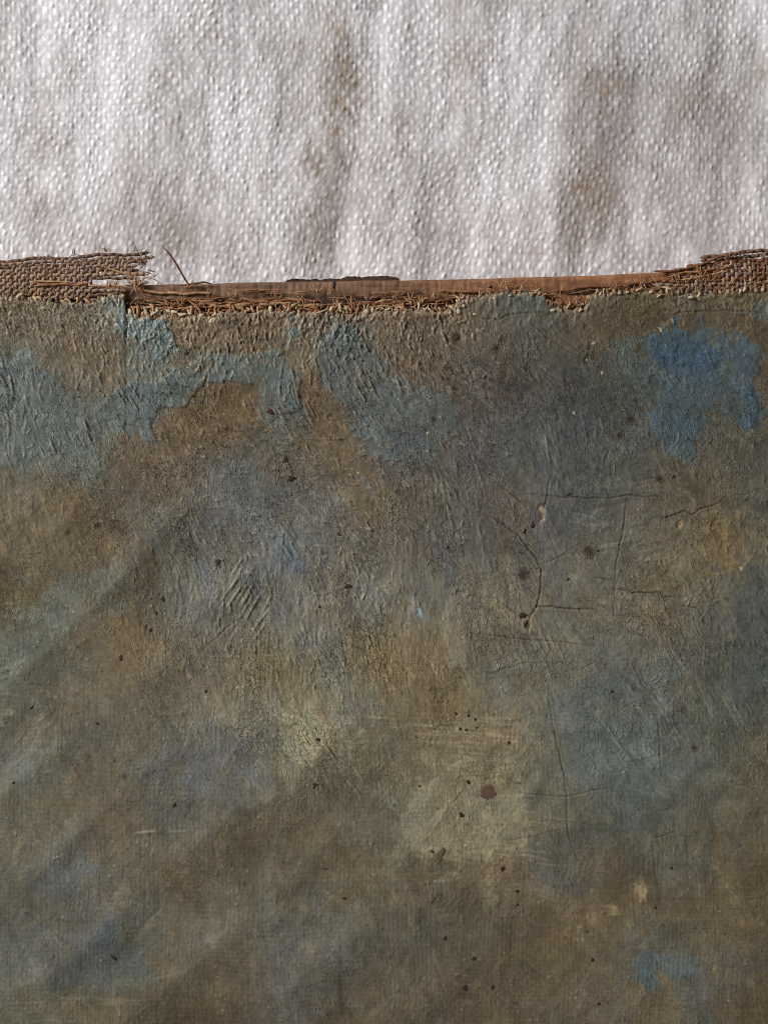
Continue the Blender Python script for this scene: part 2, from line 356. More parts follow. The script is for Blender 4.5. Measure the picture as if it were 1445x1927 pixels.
def dab(x, y, th, L, W, col, alpha, thick, seed):
    R = .55 * math.hypot(L, W) + 8
    x0, y0 = ridx(x - R, y - R); x1, y1 = ridx(x + R, y + R)
    x0 = max(x0, 0); y0 = max(y0, 0); x1 = min(x1, NXr); y1 = min(y1, NYr)
    if x1 - x0 < 3 or y1 - y0 < 3: return
    sl = (slice(y0, y1), slice(x0, x1))
    ex = RX[sl] + .9 * EW[sl] - x; ey = RY[sl] + .9 * EV[sl] - y
    c, s_ = math.cos(th), math.sin(th)
    p = ex * c + ey * s_; q = -ex * s_ + ey * c
    br = vnoise(q / 2.6, p / 38, seed)
    mk = np.clip((L / 2 - np.abs(p) + 16 * br) / 4 + .5, 0, 1) * np.clip((W / 2 - np.abs(q)) / 1.6 + .5, 0, 1)
    a = (np.clip(mk * alpha * (1 + 1.3 * br), 0, 1))[..., None]
    PC[sl] = PC[sl] * (1 - a) + col * (1 + .10 * br[..., None]) * a
    H[sl] += thick * mk * (.6 + 2.2 * br)
POLYS = [
 ([(-60, 690), (0, 690), (60, 668), (110, 715), (150, 755), (188, 820), (195, 885), (150, 890), (100, 850), (0, 885), (-60, 880)], (97, 102, 97), .6, 2, 1, .7),
 ([(20, 668), (60, 655), (75, 672), (60, 690), (30, 690)], (112, 118, 118), .7, 1.5, 1, .6),
 ([(345, 690), (400, 668), (470, 664), (535, 657), (546, 690), (565, 720), (572, 772), (530, 778), (492, 742), (480, 724), (410, 720), (385, 724), (372, 735), (350, 765), (300, 775), (288, 800), (296, 830), (272, 836), (258, 800), (215, 800), (190, 772), (202, 742), (250, 716), (300, 716)], (97, 105, 103), .8, 1.0, 1, 1.2),
 ([(560, 700), (580, 690), (600, 760), (640, 820), (660, 860), (620, 850), (585, 790)], (112, 92, 58), .6, 4, 1, 0),
 ([(372, 728), (480, 722), (488, 790), (440, 800), (400, 860), (300, 850), (330, 790)], (104, 84, 50), .55, 5, 1, 0),
 ([(625, 615), (672, 612), (688, 650), (720, 680), (760, 715), (800, 735), (850, 750), (862, 820), (760, 880), (680, 840), (640, 760), (608, 700), (590, 650)], (93, 97, 94), .65, 2, 1, .6),
 ([(625, 615), (672, 612), (684, 650), (650, 662), (620, 650)], (98, 105, 104), .8, 1.0, 1, .8),
 ([(535, 622), (560, 610), (570, 625), (556, 640)], (102, 107, 105), .8, 1.2, 1, .8),
 ([(184, 562), (234, 556), (236, 588), (262, 596), (310, 612), (330, 640), (312, 684), (282, 652), (214, 612)], (108, 121, 122), .9, 1.2, 1.3, .6),
 ([(440, 860), (500, 880), (560, 960), (600, 1010), (560, 1060), (480, 1000), (420, 940)], (104, 102, 96), .5, 6, 1.4, .4),
 ([(1225, 640), (1250, 610), (1270, 612), (1300, 640), (1330, 615), (1370, 620), (1420, 650), (1424, 700), (1410, 720), (1425, 745), (1420, 802), (1385, 800), (1360, 780), (1320, 770), (1305, 830), (1310, 860), (1262, 852), (1225, 800), (1240, 760), (1250, 700), (1225, 670)], (80, 93, 100), .9, 2, 1, .5),
 ([(1226, 642), (1250, 612), (1270, 613), (1300, 640), (1345, 655), (1352, 688), (1300, 700), (1240, 680), (1228, 665)], (64, 88, 110), .9, 3, 1, .3),
 ([(1270, 690), (1340, 690), (1370, 720), (1330, 750), (1290, 740)], (76, 90, 98), .6, 8, 1, 0),
 ([(1378, 722), (1408, 728), (1425, 756), (1422, 804), (1395, 802), (1400, 760)], (68, 92, 112), .8, 2.5, 1, .5),
 ([(1224, 784), (1245, 782), (1246, 804), (1228, 808)], (68, 96, 122), .8, 4, 1, 0),
 ([(1150, 645), (1190, 628), (1222, 632), (1240, 690), (1200, 715), (1150, 690)], (84, 93, 94), .8, 6, 1, .3),
 ([(1395, 585), (1445, 568), (1500, 575), (1500, 600), (1430, 605)], (86, 96, 98), .8, 3, 1, .3),
 ([(1186, 1808), (1206, 1796), (1225, 1797), (1242, 1812), (1232, 1836), (1210, 1840), (1192, 1828)], (62, 78, 96), .95, 1.5, .8, .3),
 ([(1238, 1812), (1262, 1790), (1300, 1797), (1308, 1826), (1290, 1846), (1258, 1840)], (78, 86, 88), .9, 1.5, .8, .3),
 ([(1290, 1862), (1326, 1858), (1334, 1880), (1302, 1892)], (86, 86, 86), .7, 3, .8, 0),
 ([(78, 1645), (120, 1630), (150, 1655), (135, 1685), (95, 1672)], (80, 85, 84), .7, 6, 1, 0),
 ([(90, 1868), (150, 1785), (200, 1757), (270, 1790), (284, 1862), (220, 1868), (160, 1850)], (77, 80, 76), .6, 2, .8, .2),
 ([(490, 985), (530, 1000), (565, 1030), (562, 1072), (528, 1060), (508, 1020)], (92, 100, 112), .8, 4, 1, .3),
 ([(768, 1142), (790, 1148), (800, 1168), (784, 1162)], (112, 124, 140), .8, 1.5, .6, .5),
 ([(1245, 1232), (1285, 1258), (1278, 1278), (1228, 1262)], (102, 112, 114), .7, 4, 1, .2),
 ([(-60, 1330), (0, 1306), (130, 1200), (215, 1125), (235, 1062), (120, 1080), (0, 1190), (-60, 1200)], (87, 90, 83), .6, 2, .5, 0),  # wedge brightened by the light, put into the patch colour
 ([(1050, 1290), (1150, 1270), (1240, 1285), (1340, 1400), (1250, 1500), (1080, 1480)], (83, 89, 87), .6, 6, 1.3, .2),
 ([(732, 1560), (800, 1485), (870, 1450), (985, 1440), (992, 1595), (900, 1612), (832, 1617), (770, 1602)], (122, 115, 95), .85, 2.2, .8, .3),
 ([(800, 1592), (836, 1530), (880, 1476), (982, 1450), (985, 1590), (835, 1612)], (111, 105, 87), .6, 2.4, 1.2, -.4),
 ([(988, 1572), (1066, 1556), (1090, 1600), (1112, 1650), (1060, 1676), (1010, 1652)], (76, 75, 71), .8, 3, .6, .3),
 ([(1080, 1500), (1240, 1440), (1290, 1520), (1240, 1560), (1120, 1590)], (76, 80, 78), .6, 8, 1, 0),
 ([(908, 1632), (930, 1630), (936, 1680), (934, 1716), (918, 1720), (908, 1690)], (128, 120, 98), .75, 4, 1, .6),
 ([(1200, 1668), (1216, 1666), (1222, 1690), (1204, 1696)], (146, 128, 94), .85, 4, .8, .5),
 ([(1330, 1000), (1370, 985), (1395, 1010), (1385, 1045), (1345, 1050)], (132, 112, 70), .6, 8, 1.4, .4),
 ([(540, 1340), (590, 1330), (620, 1370), (600, 1430), (560, 1440), (535, 1400)], (134, 126, 102), .9, 4, 1.5, .5),
 ([(232, 1200), (290, 1205), (285, 1232), (240, 1232)], (104, 86, 58), .6, 4, .8, 0),
 ([(690, 1225), (730, 1215), (755, 1260), (748, 1275), (715, 1250)], (128, 104, 56), .85, 5, 1, .3),
 ([(1106, 1695), (1116, 1690), (1120, 1720), (1110, 1760)], (116, 104, 82), .7, 3, .8, .3),
 ([(0, 1420), (90, 1400), (140, 1450), (100, 1500), (0, 1480)], (86, 87, 80), .5, 8, 1, 0),
 ([(270, 1430), (380, 1390), (500, 1410), (520, 1480), (400, 1500), (300, 1490)], (94, 93, 90), .6, 8, 1.4, .2),
 ([(480, 1780), (600, 1740), (660, 1800), (620, 1900), (520, 1890)], (86, 83, 76), .45, 10, 1, 0),
 ([(480, 1725), (540, 1715), (640, 1720), (660, 1780), (540, 1790)], (92, 88, 77), .6, 3, .6, .2),
]
for pg in POLYS: poly(*pg)
rd = random.Random(21)
PC0 = PC.copy()
for k in range(8000):
    x = rd.uniform(XL, XR); y = rd.uniform(548, YB)
    up = np.interp(y, [600, 1200, 1500], [1, .8, .45])
    if y < 1350: dg = 56 + 24 * math.sin(x / 190 + y / 260) + 20 * math.sin(y / 120 - x / 400) + rd.gauss(0, 10)
    else: dg = rd.choice((4, 88, 60, 40, 130, 125)) + rd.gauss(0, 10)
    if x > 1080 and 850 < y < 1250: dg += 40 * math.sin((x - 1250) / 60)
    jt = rd.choice((5, 9, 18, 30)); sx = min(max(x + rd.gauss(0, jt), XL), XR); sy = min(max(y + rd.gauss(0, jt), 560), YB)
    i_, j_ = ridx(sx, sy)
    cc = PC0[min(j_, NYr - 1), min(i_, NXr - 1)] * rd.gauss(1.0, .06) * np.array([1 + rd.gauss(0, .012), 1, 1 + rd.gauss(0, .03)], np.float32)
    big_ = float(np.interp(y, [850, 1150], [1, 1.75]))
    dab(x, y, math.radians(dg), rd.uniform(14, 52) * big_, rd.uniform(5, 17) * big_, cc, rd.uniform(.4, .85) * (.7 + .3 * up), .42 * up * rd.uniform(.3, 1), k % 97)

for pg in POLYS:
    if pg[3] <= 6: poly(pg[0], pg[1], pg[2] * (.72 if pg[3] <= 1.7 else .62 if pg[3] <= 2.5 else .5), min(pg[3], 2.5), pg[4] * (2.6 if pg[0][0][1] < 800 and pg[0][0][0] < 900 else 1.7), pg[5] * .3, 1.1)
# --- brush relief: thousands of short ridges dragged along the brush direction
def amp_map(x, y):
    a = np.interp(y, [540, 640, 900, 1050, 1250, 1400, 1550, 1950], [1.0, .95, .8, .62, .55, .34, .16, .10])
    left = np.exp(-((x - 130) / 220) ** 2 - ((y - 1300) / 330) ** 2)
    a = a * (1 - .75 * left)
    a = a + .30 * np.exp(-((x - 640) / 300) ** 2 - ((y - 1090) / 190) ** 2)
    a = a * (1 - .45 * np.exp(-((x - 1150) / 250) ** 2 - ((y - 980) / 160) ** 2))
    a = a * (1 - .5 * np.clip((x - 850) / 150, 0, 1) * np.clip((900 - y) / 200, 0, 1))
    a = a + .35 * np.exp(-((x - 560) / 130) ** 2 - ((y - 1400) / 60) ** 2) + .30 * np.exp(-((x - 730) / 90) ** 2 - ((y - 1260) / 50) ** 2)
    return a
def stamp(x, y, th, L, wd, amp, curve=0.0, tint=None):
    R = L * 0.55 + wd * 3
    x0, y0 = ridx(x - R, y - R); x1, y1 = ridx(x + R, y + R)
    x0 = max(x0, 0); y0 = max(y0, 0); x1 = min(x1, NXr); y1 = min(y1, NYr)
    if x1 - x0 < 2 or y1 - y0 < 2: return
    ex = (rx[x0:x1] - x)[None, :]; ey = (ry[y0:y1] - y)[:, None]
    c, s = math.cos(th), math.sin(th)
    p = ex * c + ey * s; q = -ex * s + ey * c + curve * (ex * c + ey * s) ** 2
    g = np.exp(-(q / wd) ** 2) * np.clip(1.15 - (2 * p / L) ** 4, 0, 1)
    H[y0:y1, x0:x1] += amp * g
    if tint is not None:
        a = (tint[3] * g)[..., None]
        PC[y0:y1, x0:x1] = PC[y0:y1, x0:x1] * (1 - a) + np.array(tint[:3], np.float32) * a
r2 = random.Random(3)
N = 34000
for _ in range(N):
    x = r2.uniform(XL, XR); y = 545 + (r2.random() ** 1.35) * (1700 - 545)
    a = float(amp_map(x, y))
    pm = float(fbm(np.float32(x / 75), np.float32(y / 55), 45, 3))
    if r2.random() > a * (.75 + 1.9 * pm) + .10: continue
    if x > 880: a *= .62
    base = 58 + 22 * math.sin(x / 210.0 + 1.3) * math.cos(y / 170.0) + 26 * math.sin(y / 95.0 + x / 300.0)
    th = math.radians(base + r2.gauss(0, 20))
    L = r2.uniform(7, 24) * (0.8 + .5 * a); wd = r2.uniform(.9, 1.35)
    stamp(x, y, th, L, wd, (am_ := r2.uniform(-.9, 1.7) * (0.30 + .95 * a)), r2.gauss(0, .016), (150, 138, 116, .30) if am_ > 1.0 else None)  # pale tint on tall crests paints their lit edges
# wiry crumbly paint near the torn edge
for _ in range(6400):
    x = r2.uniform(XL, XR); y = float(edge_y(x)) + abs(r2.gauss(0, 1)) * 48
    th = math.radians(r2.choice((60, 70, 115, 95, 45)) + r2.gauss(0, 20))
    fall = (1.0 if x < 880 else .5) * (1.0 + 1.1 * float(fbm(np.float32(x / 60), np.float32(y / 40), 46, 2)))
    stamp(x, y, th, r2.uniform(4, 15), r2.uniform(.9, 1.35), (am_ := fall * r2.uniform(-1.0, 1.7)), r2.gauss(0, .03), (162, 148, 122, .42) if am_ > .7 else None)  # crests tinted pale to stand in for light catching them
# marked brush strokes: (x, y, degrees, length, spread, count, relief, tint)
for (bx, by, dg, L, spr, n, am, tint) in [
    (780, 680, 27, 90, 70, 70, 1.5, None), (900, 690, 30, 90, 65, 60, 1.3, None), (960, 740, 32, 80, 50, 40, 1.0, None), (1020, 670, 36, 70, 60, 46, 1.2, (112, 102, 82, .25)), (860, 735, 27, 70, 25, 10, 1.6, None),
    (1085, 640, 38, 70, 40, 16, 1.2, (116, 106, 80, .3)), (830, 930, 80, 90, 80, 26, 1.0, None), (1060, 830, 82, 80, 90, 30, .8, None), (1190, 850, 78, 60, 60, 16, .6, None),
    (545, 1020, 55, 60, 26, 14, 2.2, None), (720, 1255, 42, 60, 22, 12, 2.0, (124, 104, 66, .35)), (230, 750, 58, 50, 40, 18, 1.8, None), (140, 830, 62, 50, 80, 34, 1.6, None), (40, 700, 75, 50, 40, 12, 2.0, None),
    (700, 720, 60, 50, 60, 30, 1.5, None), (560, 800, 62, 40, 50, 18, 1.4, None), (1230, 1330, 55, 70, 110, 50, .7, None), (1010, 1230, 62, 50, 60, 26, 1.0, None), (1280, 1180, 55, 60, 50, 20, .9, (118, 100, 72, .3)),
    (1330, 1330, 60, 80, 90, 26, .6, None), (640, 1460, 52, 50, 40, 14, 1.2, None), (590, 1400, 55, 45, 34, 16, 1.8, (132, 124, 102, .3)), (450, 1110, 120, 50, 60, 22, 1.2, None), (480, 1170, 125, 70, 50, 14, 1.0, None),
    (1200, 1450, 52, 80, 110, 40, .5, None), (1120, 1560, 62, 60, 90, 26, .45, None), (1320, 1560, 75, 50, 70, 22, .45, None),
    (860, 1400, 2, 120, 40, 16, .4, (132, 126, 106, .5)), (940, 1380, 3, 70, 30, 12, .4, (136, 128, 106, .5)), (950, 1570, 8, 110, 50, 24, .35, (126, 120, 102, .4)), (900, 1610, 4, 120, 10, 6, .4, (128, 120, 96, .5)), (430, 1240, 4, 120, 20, 8, .4, (118, 104, 76, .4)),
    (860, 1360, 0, 160, 12, 5, .3, (126, 118, 96, .35)), (130, 1895, 0, 120, 26, 12, .2, (104, 96, 78, .5)), (240, 1690, 4, 60, 10, 6, .3, (100, 90, 70, .5)), (530, 1650, 2, 90, 20, 7, .2, (100, 88, 64, .4)),
    (760, 1690, 85, 30, 50, 16, .4, (118, 106, 82, .4)), (1180, 1790, 88, 60, 60, 14, .2, (104, 90, 64, .3)), (1090, 1780, 85, 50, 30, 10, .3, (110, 94, 66, .4))]:
    for _ in range(n):
        a = math.radians(dg); o = r2.uniform(-1, 1) * spr; al = r2.gauss(0, L * .45); am2 = am * 1.5 * r2.uniform(-.5, 1.0); tint2 = tint or ((142, 130, 108, .28) if am2 > .8 else None)  # untinted strokes get painted highlights on their high ridges
        stamp(bx + al * math.cos(a) - o * math.sin(a), by + al * math.sin(a) + o * math.cos(a), a + r2.gauss(0, .07), L * r2.uniform(.4, 1.1), r2.uniform(1.2, 2.1), am2, r2.gauss(0, .0015), tint2)
# round daubs: arcs of bristle lines about a centre
for (bx, by, r0, r1, am, tint) in [(1262, 1115, 12, 74, .8, (120, 110, 88, .35)), (1365, 1022, 6, 60, .8, (146, 122, 76, .30)), (1325, 1085, 8, 55, .7, (124, 112, 84, .35)), (1215, 1065, 10, 50, .7, (118, 108, 86, .35)), (1240, 1010, 14, 60, .6, (112, 106, 90, .3)), (655, 1160, 8, 60, .6, None), (770, 1150, 6, 30, .6, None), (640, 1080, 10, 50, .7, (112, 98, 80, .25))]:
    for k in range(46):
        rr = r2.uniform(r0, r1); a = r2.uniform(-2.2, 2.6)
        stamp(bx + r2.gauss(0, 16) + rr * math.cos(a), by + rr * math.sin(a), a + math.pi / 2, rr * r2.uniform(.5, 1.0) + 6, r2.uniform(1.4, 2.4), am * r2.uniform(-.5, 1), -0.5 / rr * .9, tint)

# tiny bumps and pits; the pale tint paints specular glints on them
for _ in range(1100):
    x = r2.uniform(XL, XR); y = r2.uniform(620, 2000); q = r2.random()
    stamp(x, y, r2.uniform(0, 3), r2.uniform(3, 6), r2.uniform(1.2, 1.9), r2.uniform(.5, 1.6) * (1 if q < .7 else -.8), 0, (150, 140, 118, .4) if q < .6 else (62, 52, 40, .45))
# faint old stains
for (x, y, ra) in [(859, 636, 9), (931, 655, 10), (945, 637, 7), (841, 693, 7), (815, 789, 6), (1185, 790, 10), (1165, 820, 8), (351, 664, 7), (1238, 901, 8), (1304, 1408, 7), (985, 1085, 12), (1110, 1040, 12), (130, 1002, 6), (184, 987, 6), (235, 1462, 6)]:
    for _ in range(5): stamp(x + r2.gauss(0, ra * .3), y + r2.gauss(0, ra * .3), r2.uniform(0, 3), ra * 1.6, ra * .5, 0, 0, (50, 38, 28, .36))
# --- canvas weave telegraphing through the thin paint
wv_a = np.interp(RY, [540, 1100, 1400, 1900], [.03, .05, .13, .17]).astype(np.float32)
ux = RX + 14 * fbm(RX / 120, RY / 160, 51, 4); uy = RY + 14 * fbm(RX / 160, RY / 120, 52, 4)
thx = np.sin(2 * math.pi * ux / 8.3); thy = np.sin(2 * math.pi * uy / 8.9)
mod = 0.5 + fbm(RX / 40, RY / 55, 53, 3)
H += wv_a * (thx * np.clip(mod, 0.1, 1.4) + 0.7 * thy * np.clip(1.2 - mod, 0.1, 1.4))
thread = np.clip(mod, 0, 1.2) * (vnoise(ux / 7.5, RY / 90, 54) + .7 * vnoise(RX / 90, uy / 7.5, 55))
PC *= (1 + np.interp(RY, [600, 1250, 1600], [.03, .05, .07])[..., None].astype(np.float32) * thread[..., None])
H += 0.9 * fbm(RX / 9, RY / 11, 56, 3) * np.interp(RY, [540, 1000, 1500], [1, .6, .25]).astype(np.float32)
H += 1.6 * fbm(RX / 60, RY / 60, 57, 2) + 5 * fbm(RX / 420, RY / 420, 58, 2)
tdg = (RX * .64 + RY * .77) + 90 * fbm(RX / 620, RY / 620, 67, 2)
saw = (tdg / 165) % 1.0
cus = np.minimum(saw, 1 - saw)                         # distance to the crest
rip = 4 * (.5 - np.sqrt(cus * cus + .0025)) ** 2
tdg2 = (RX * .9 - RY * .44) + 30 * fbm(RX / 260, RY / 260, 68, 2)
rip2 = .5 + .5 * np.sin(tdg2 / 34)
mk_ = np.clip((RY - 820) / 220, 0, 1) * np.clip(1.15 - RX / 1500, .35, 1)
H += (6.0 * rip * np.clip(.65 + 1.2 * fbm(RX / 190, RY / 190, 69, 3), .1, 1.15) + .9 * rip2) * mk_
# a few long creases where the slack canvas has folded over the bar's inner edge
for (ax_, ay_, bx_, by_, A_) in [(-60, 1365, 395, 925, 6.0), (270, 1350, 560, 1110, 4.0), (90, 1390, 185, 1520, 3.0), (540, 1500, 720, 1290, 4.5), (60, 1890, 230, 1700, 4.5), (470, 1780, 580, 1680, 4.0), (700, 1800, 860, 1640, 3.5), (795, 1600, 885, 1470, 3.0), (860, 1890, 1010, 1760, 3.0)]:
    L_ = math.hypot(bx_ - ax_, by_ - ay_); ux_, uy_ = (bx_ - ax_) / L_, (by_ - ay_) / L_
    wob_ = 10 * fbm(RX / 140, RY / 140, 47, 2)
    al_ = (RX - ax_) * ux_ + (RY - ay_) * uy_; dd = -(RX - ax_) * uy_ + (RY - ay_) * ux_ + wob_
    dd = dd if (-uy_ + ux_) > 0 else -dd
    mm = np.clip(al_ / 60, 0, 1) * np.clip((L_ - al_) / 60, 0, 1); mm = mm * mm * (3 - 2 * mm)
    H += .75 * A_ * mm * np.where(dd > 0, np.exp(-np.abs(dd) / 55), np.exp(-np.abs(dd) / 120))
# --- mottling of dirt and old varnish
mot = fbm(RX / 34, RY / 46, 59, 5, .62) + .7 * fbm(RX / 13, RY / 22, 66, 3)
PC *= (1 + 0.12 * mot)[..., None]
warm = fbm(RX / 50, RY / 60, 60, 4, .6)
PC *= np.stack([1 + .035 * warm, 1 + 0 * warm, 1 - .07 * warm], -1)
fine = fbm(RX / 4.5, RY / 5.5, 64, 2)
PC *= (1 + 0.10 * fine)[..., None]
dk = np.clip(fbm(RX / 7, RY / 7, 65, 2) - .62, 0, 1) * 1.5
PC *= (1 - np.clip(dk, 0, .4))[..., None]

# --- cracks
CR = [
 ([(932, 907), (962, 930), (990, 953)], 1.2), ([(928, 975), (936, 980), (975, 1008), (1009, 1050), (1019, 1078), (1017, 1108), (1009, 1142), (996, 1167), (994, 1202)], 1.5),
 ([(1009, 1142), (1038, 1141), (1062, 1145), (1090, 1146), (1115, 1145)], 1.6), ([(1017, 1112), (1040, 1128), (1038, 1141)], .9), ([(1017, 1063), (1036, 1057), (1064, 1042)], 1.0), ([(934, 1127), (972, 1155)], 1.5), ([(979, 1097), (1009, 1120)], 1.1),
 ([(883, 1191), (930, 1196), (980, 1203), (1050, 1207), (1120, 1216)], 1.0), ([(1178, 932), (1172, 1000), (1160, 1050), (1156, 1100), (1156, 1130)], 1.1),
 ([(1028, 933), (1070, 936), (1111, 938), (1145, 937), (1179, 931), (1213, 935), (1247, 934)], 1.3), ([(1243, 977), (1271, 968), (1287, 960), (1302, 969), (1315, 958), (1353, 947), (1362, 936)], 1.4), ([(1362, 936), (1400, 930), (1445, 915)], .7),
 ([(1119, 1086), (1153, 1092)], 1.1), ([(1156, 1108), (1190, 1114), (1213, 1116), (1239, 1113), (1247, 1123), (1268, 1123)], 1.5), ([(1285, 1140), (1311, 1143), (1317, 1155), (1326, 1172)], 1.1), ([(1311, 1143), (1322, 1112), (1350, 1118)], .8),
 ([(1188, 1248), (1207, 1287), (1234, 1314)], 1.3), ([(1234, 1331), (1238, 1372), (1241, 1418), (1243, 1470)], 1.0), ([(917, 1268), (989, 1247), (1055, 1246), (1085, 1263), (1120, 1245)], 1.0), ([(1141, 1353), (1190, 1320), (1234, 1331)], .8),
 ([(1030, 1290), (1036, 1340), (1043, 1380), (1060, 1455), (1066, 1500), (1067, 1557), (1075, 1591), (1088, 1621)], 1.2), ([(975, 1492), (1020, 1497), (1066, 1500), (1111, 1487), (1156, 1482)], 1.0), ([(1179, 1435), (1232, 1423), (1277, 1412)], .8),
 ([(1371, 1472), (1424, 1484), (1428, 1505)], .9), ([(1226, 1576), (1250, 1572), (1271, 1563)], 1.1), ([(1224, 1568), (1232, 1644), (1240, 1675)], .8), ([(957, 1582), (1010, 1572), (1066, 1559)], .7), ([(990, 1606), (1000, 1636), (1024, 1663)], .8),
 ([(896, 598), (939, 602), (958, 592), (1025, 587)], 1.1), ([(1248, 594), (1302, 585), (1370, 584), (1445, 588)], 1.0), ([(1028, 933), (1033, 905), (1040, 885)], 1.0), ([(1028, 933), (1024, 955), (1020, 985), (1024, 990)], 1.3), ([(1010, 960), (1016, 951), (1024, 949)], 1.3),
 ([(104, 1384), (137, 1434), (174, 1500)], .6), ([(986, 930), (1010, 930), (1028, 933)], .9), ([(1150, 1130), (1157, 1160), (1190, 1157)], .8), ([(240, 1240), (246, 1300), (245, 1320)], .5), ([(188, 1640), (190, 1700), (200, 1740)], .5),
 ([(905, 875), (960, 905)], .8), ([(800, 1590), (838, 1530), (880, 1475)], .6), ([(380, 1225), (430, 1180), (460, 1160)], .7), ([(1085, 1390), (1140, 1470)], .6), ([(1240, 1720), (1246, 1600)], .4), ([(1200, 640), (1238, 625)], .6), ([(640, 740), (640, 790)], .3)]
def line_fields(pl, wd, dens=2.0):
    pl = np.array(pl, float); out = []
    seg = np.hypot(*np.diff(pl, axis=0).T); cum = np.concatenate([[0], np.cumsum(seg)])
    n = max(3, int(cum[-1] / dens)); t = np.linspace(0, cum[-1], n)
    return np.interp(t, cum, pl[:, 0]), np.interp(t, cum, pl[:, 1]), t / cum[-1]
for pl, wd in CR:
    wd = wd * (.82 if pl[0][1] < 1230 else .72)
    qx, qy, t = line_fields(pl, wd)
    ph = r2.uniform(0, 100)
    qx = qx + 2.2 * fbm(np.arange(len(qx)) / 9 + ph, np.zeros(len(qx)), 70, 3); qy = qy + 2.2 * fbm(np.arange(len(qx)) / 9 + ph, np.ones(len(qx)) * 5, 71, 3)
    sgn = r2.choice((-1, 1))
    for x, y, tt in zip(qx, qy, t):
        e = (0.45 + .55 * math.sin(math.pi * min(max(tt, .04), .96)) ** .6) * (0.75 + .5 * r2.random())
        R = 7; x0, y0 = ridx(x - R, y - R); x1, y1 = ridx(x + R, y + R)
        ex = (rx[x0:x1] - x)[None]; ey = (ry[y0:y1] - y)[:, None]
        g = np.exp(-(ex ** 2 + ey ** 2) / (0.95 + .35 * wd) ** 2)
        depth = 4.2 * wd * e * g
        H[y0:y1, x0:x1] = np.minimum(H[y0:y1, x0:x1], H[y0:y1, x0:x1] * (1 - .0 * g) - 0) - depth * .42
        g2 = np.exp(-((ex) ** 2 + (ey) ** 2) / 16.0)
        H[y0:y1, x0:x1] += .10 * wd * g2                       # paint cupping up along the crack
        gl = np.exp(-((ex - 2.2) ** 2 + (ey - 1.8) ** 2) / 3.0) * (.07 * wd * e)
        H[y0:y1, x0:x1] += gl * 2.0
        a = np.clip(gl, 0, .5)[..., None]; PC[y0:y1, x0:x1] = PC[y0:y1, x0:x1] * (1 - a) + np.array((150, 138, 112), np.float32) * a
        a = (np.clip(g * e * wd * .6, 0, .9))[..., None]
        PC[y0:y1, x0:x1] = PC[y0:y1, x0:x1] * (1 - a) + np.array((46, 36, 26), np.float32) * a
# --- paint losses showing the pale ground
for (pl, c) in [([(1011, 955), (1024, 951), (1023, 968), (1019, 986), (1015, 978), (1017, 968)], (168, 152, 126)), ([(1270, 985), (1280, 978), (1282, 990), (1273, 994)], (160, 136, 86)), ([(1388, 1064), (1396, 1066), (1394, 1074), (1389, 1072)], (170, 150, 110)),
                ([(900, 1128), (940, 1125), (960, 1150), (990, 1165), (1008, 1150), (1008, 1185), (985, 1190), (960, 1170)], (120, 110, 88))]:
    poly(pl, c, .85, 1.2, .3, -1.6 if c[0] > 130 else -.2, .15)
# light scratches and dark dribbles
for (x0_, y0_, x1_, y1_, c, a) in [(1270, 1234, 1290, 1262, (140, 142, 138), .5), (260, 1567, 288, 1564, (146, 138, 120), .8), (318, 1566, 345, 1564, (130, 122, 108), .5), (232, 1275, 270, 1265, (110, 102, 88), .4),
                                   (360, 985, 392, 1028, (118, 112, 102), .5), (640, 1760, 640, 1905, (66, 58, 46), .45), (642, 1850, 646, 1905, (60, 54, 44), .5), (1254, 1235, 1262, 1228, (140, 150, 150), .6), (434, 790, 444, 905, (116, 100, 74), .5), (190, 980, 96, 1050, (80, 74, 64), .3)]:
    n = int(math.hypot(x1_ - x0_, y1_ - y0_) / 6) + 2
    for k in range(n):
        f = k / (n - 1)
        stamp(x0_ + (x1_ - x0_) * f, y0_ + (y1_ - y0_) * f, math.atan2(y1_ - y0_, x1_ - x0_) + r2.gauss(0, .05), 12, 1.6 if c[0] > 70 else 3.5, .15 if c[0] > 70 else -.1, 0, (*c, a * r2.uniform(.4, 1)))

# --- pale ground crumbling along the torn edge
EDx = RY - edge_y(RX).astype(np.float32)
gr = np.clip(1 - np.abs(EDx - 4) / (7 + 6 * fbm(RX / 16, RY / 16, 72, 2)), 0, 1) * np.clip(0.55 + 1.3 * fbm(RX / 13, RY / 9, 73, 3), 0, 1)
sel = np.interp(RX, [0, 170, 235, 260, 430, 620, 700, 780, 860, 1000, 1110, 1250, 1445], [.2, .25, .5, .95, .9, .45, .7, .75, .8, .35, .6, .5, .3])
gr = np.clip(gr * sel * 1.3, 0, .9)[..., None].astype(np.float32)
PC = PC * (1 - gr) + np.array((164, 148, 120), np.float32) * gr

H = np.maximum(H, -7.6)
mean = PC.mean(-1, keepdims=True); rat = PC / mean
olive = np.array([1.095, 1.01, .895], np.float32); kc = np.interp(RY, [900, 1150], [1, .72]).astype(np.float32)[..., None]
rat = olive + (rat - olive) * kc
rb = rat[..., 2]; rb = np.where(rb > .95, .95 + (rb - .95) * np.interp(RY, [850, 1100], [.9, .68]).astype(np.float32), np.where(rb < .80, .80 + (rb - .80) * .5, rb))
rr = rat[..., 0]; rr = np.where(rr > 1.17, 1.17 + (rr - 1.17) * .4, np.where(rr < 1.0, 1.0 + (rr - 1.0) * .9, rr))
gg = np.maximum(3 - rr - rb, np.minimum(rr, rb) * .5 + np.maximum(rr, rb) * .5 - .02 + .018 * np.clip((rb - .9) / .1, 0, 1))   # no violet
bright = np.interp(RY, [560, 640, 760, 1000, 1300, 1550, 1900], [1.0, .97, .92, 1.0, 1.09, 1.12, 1.15]).astype(np.float32)
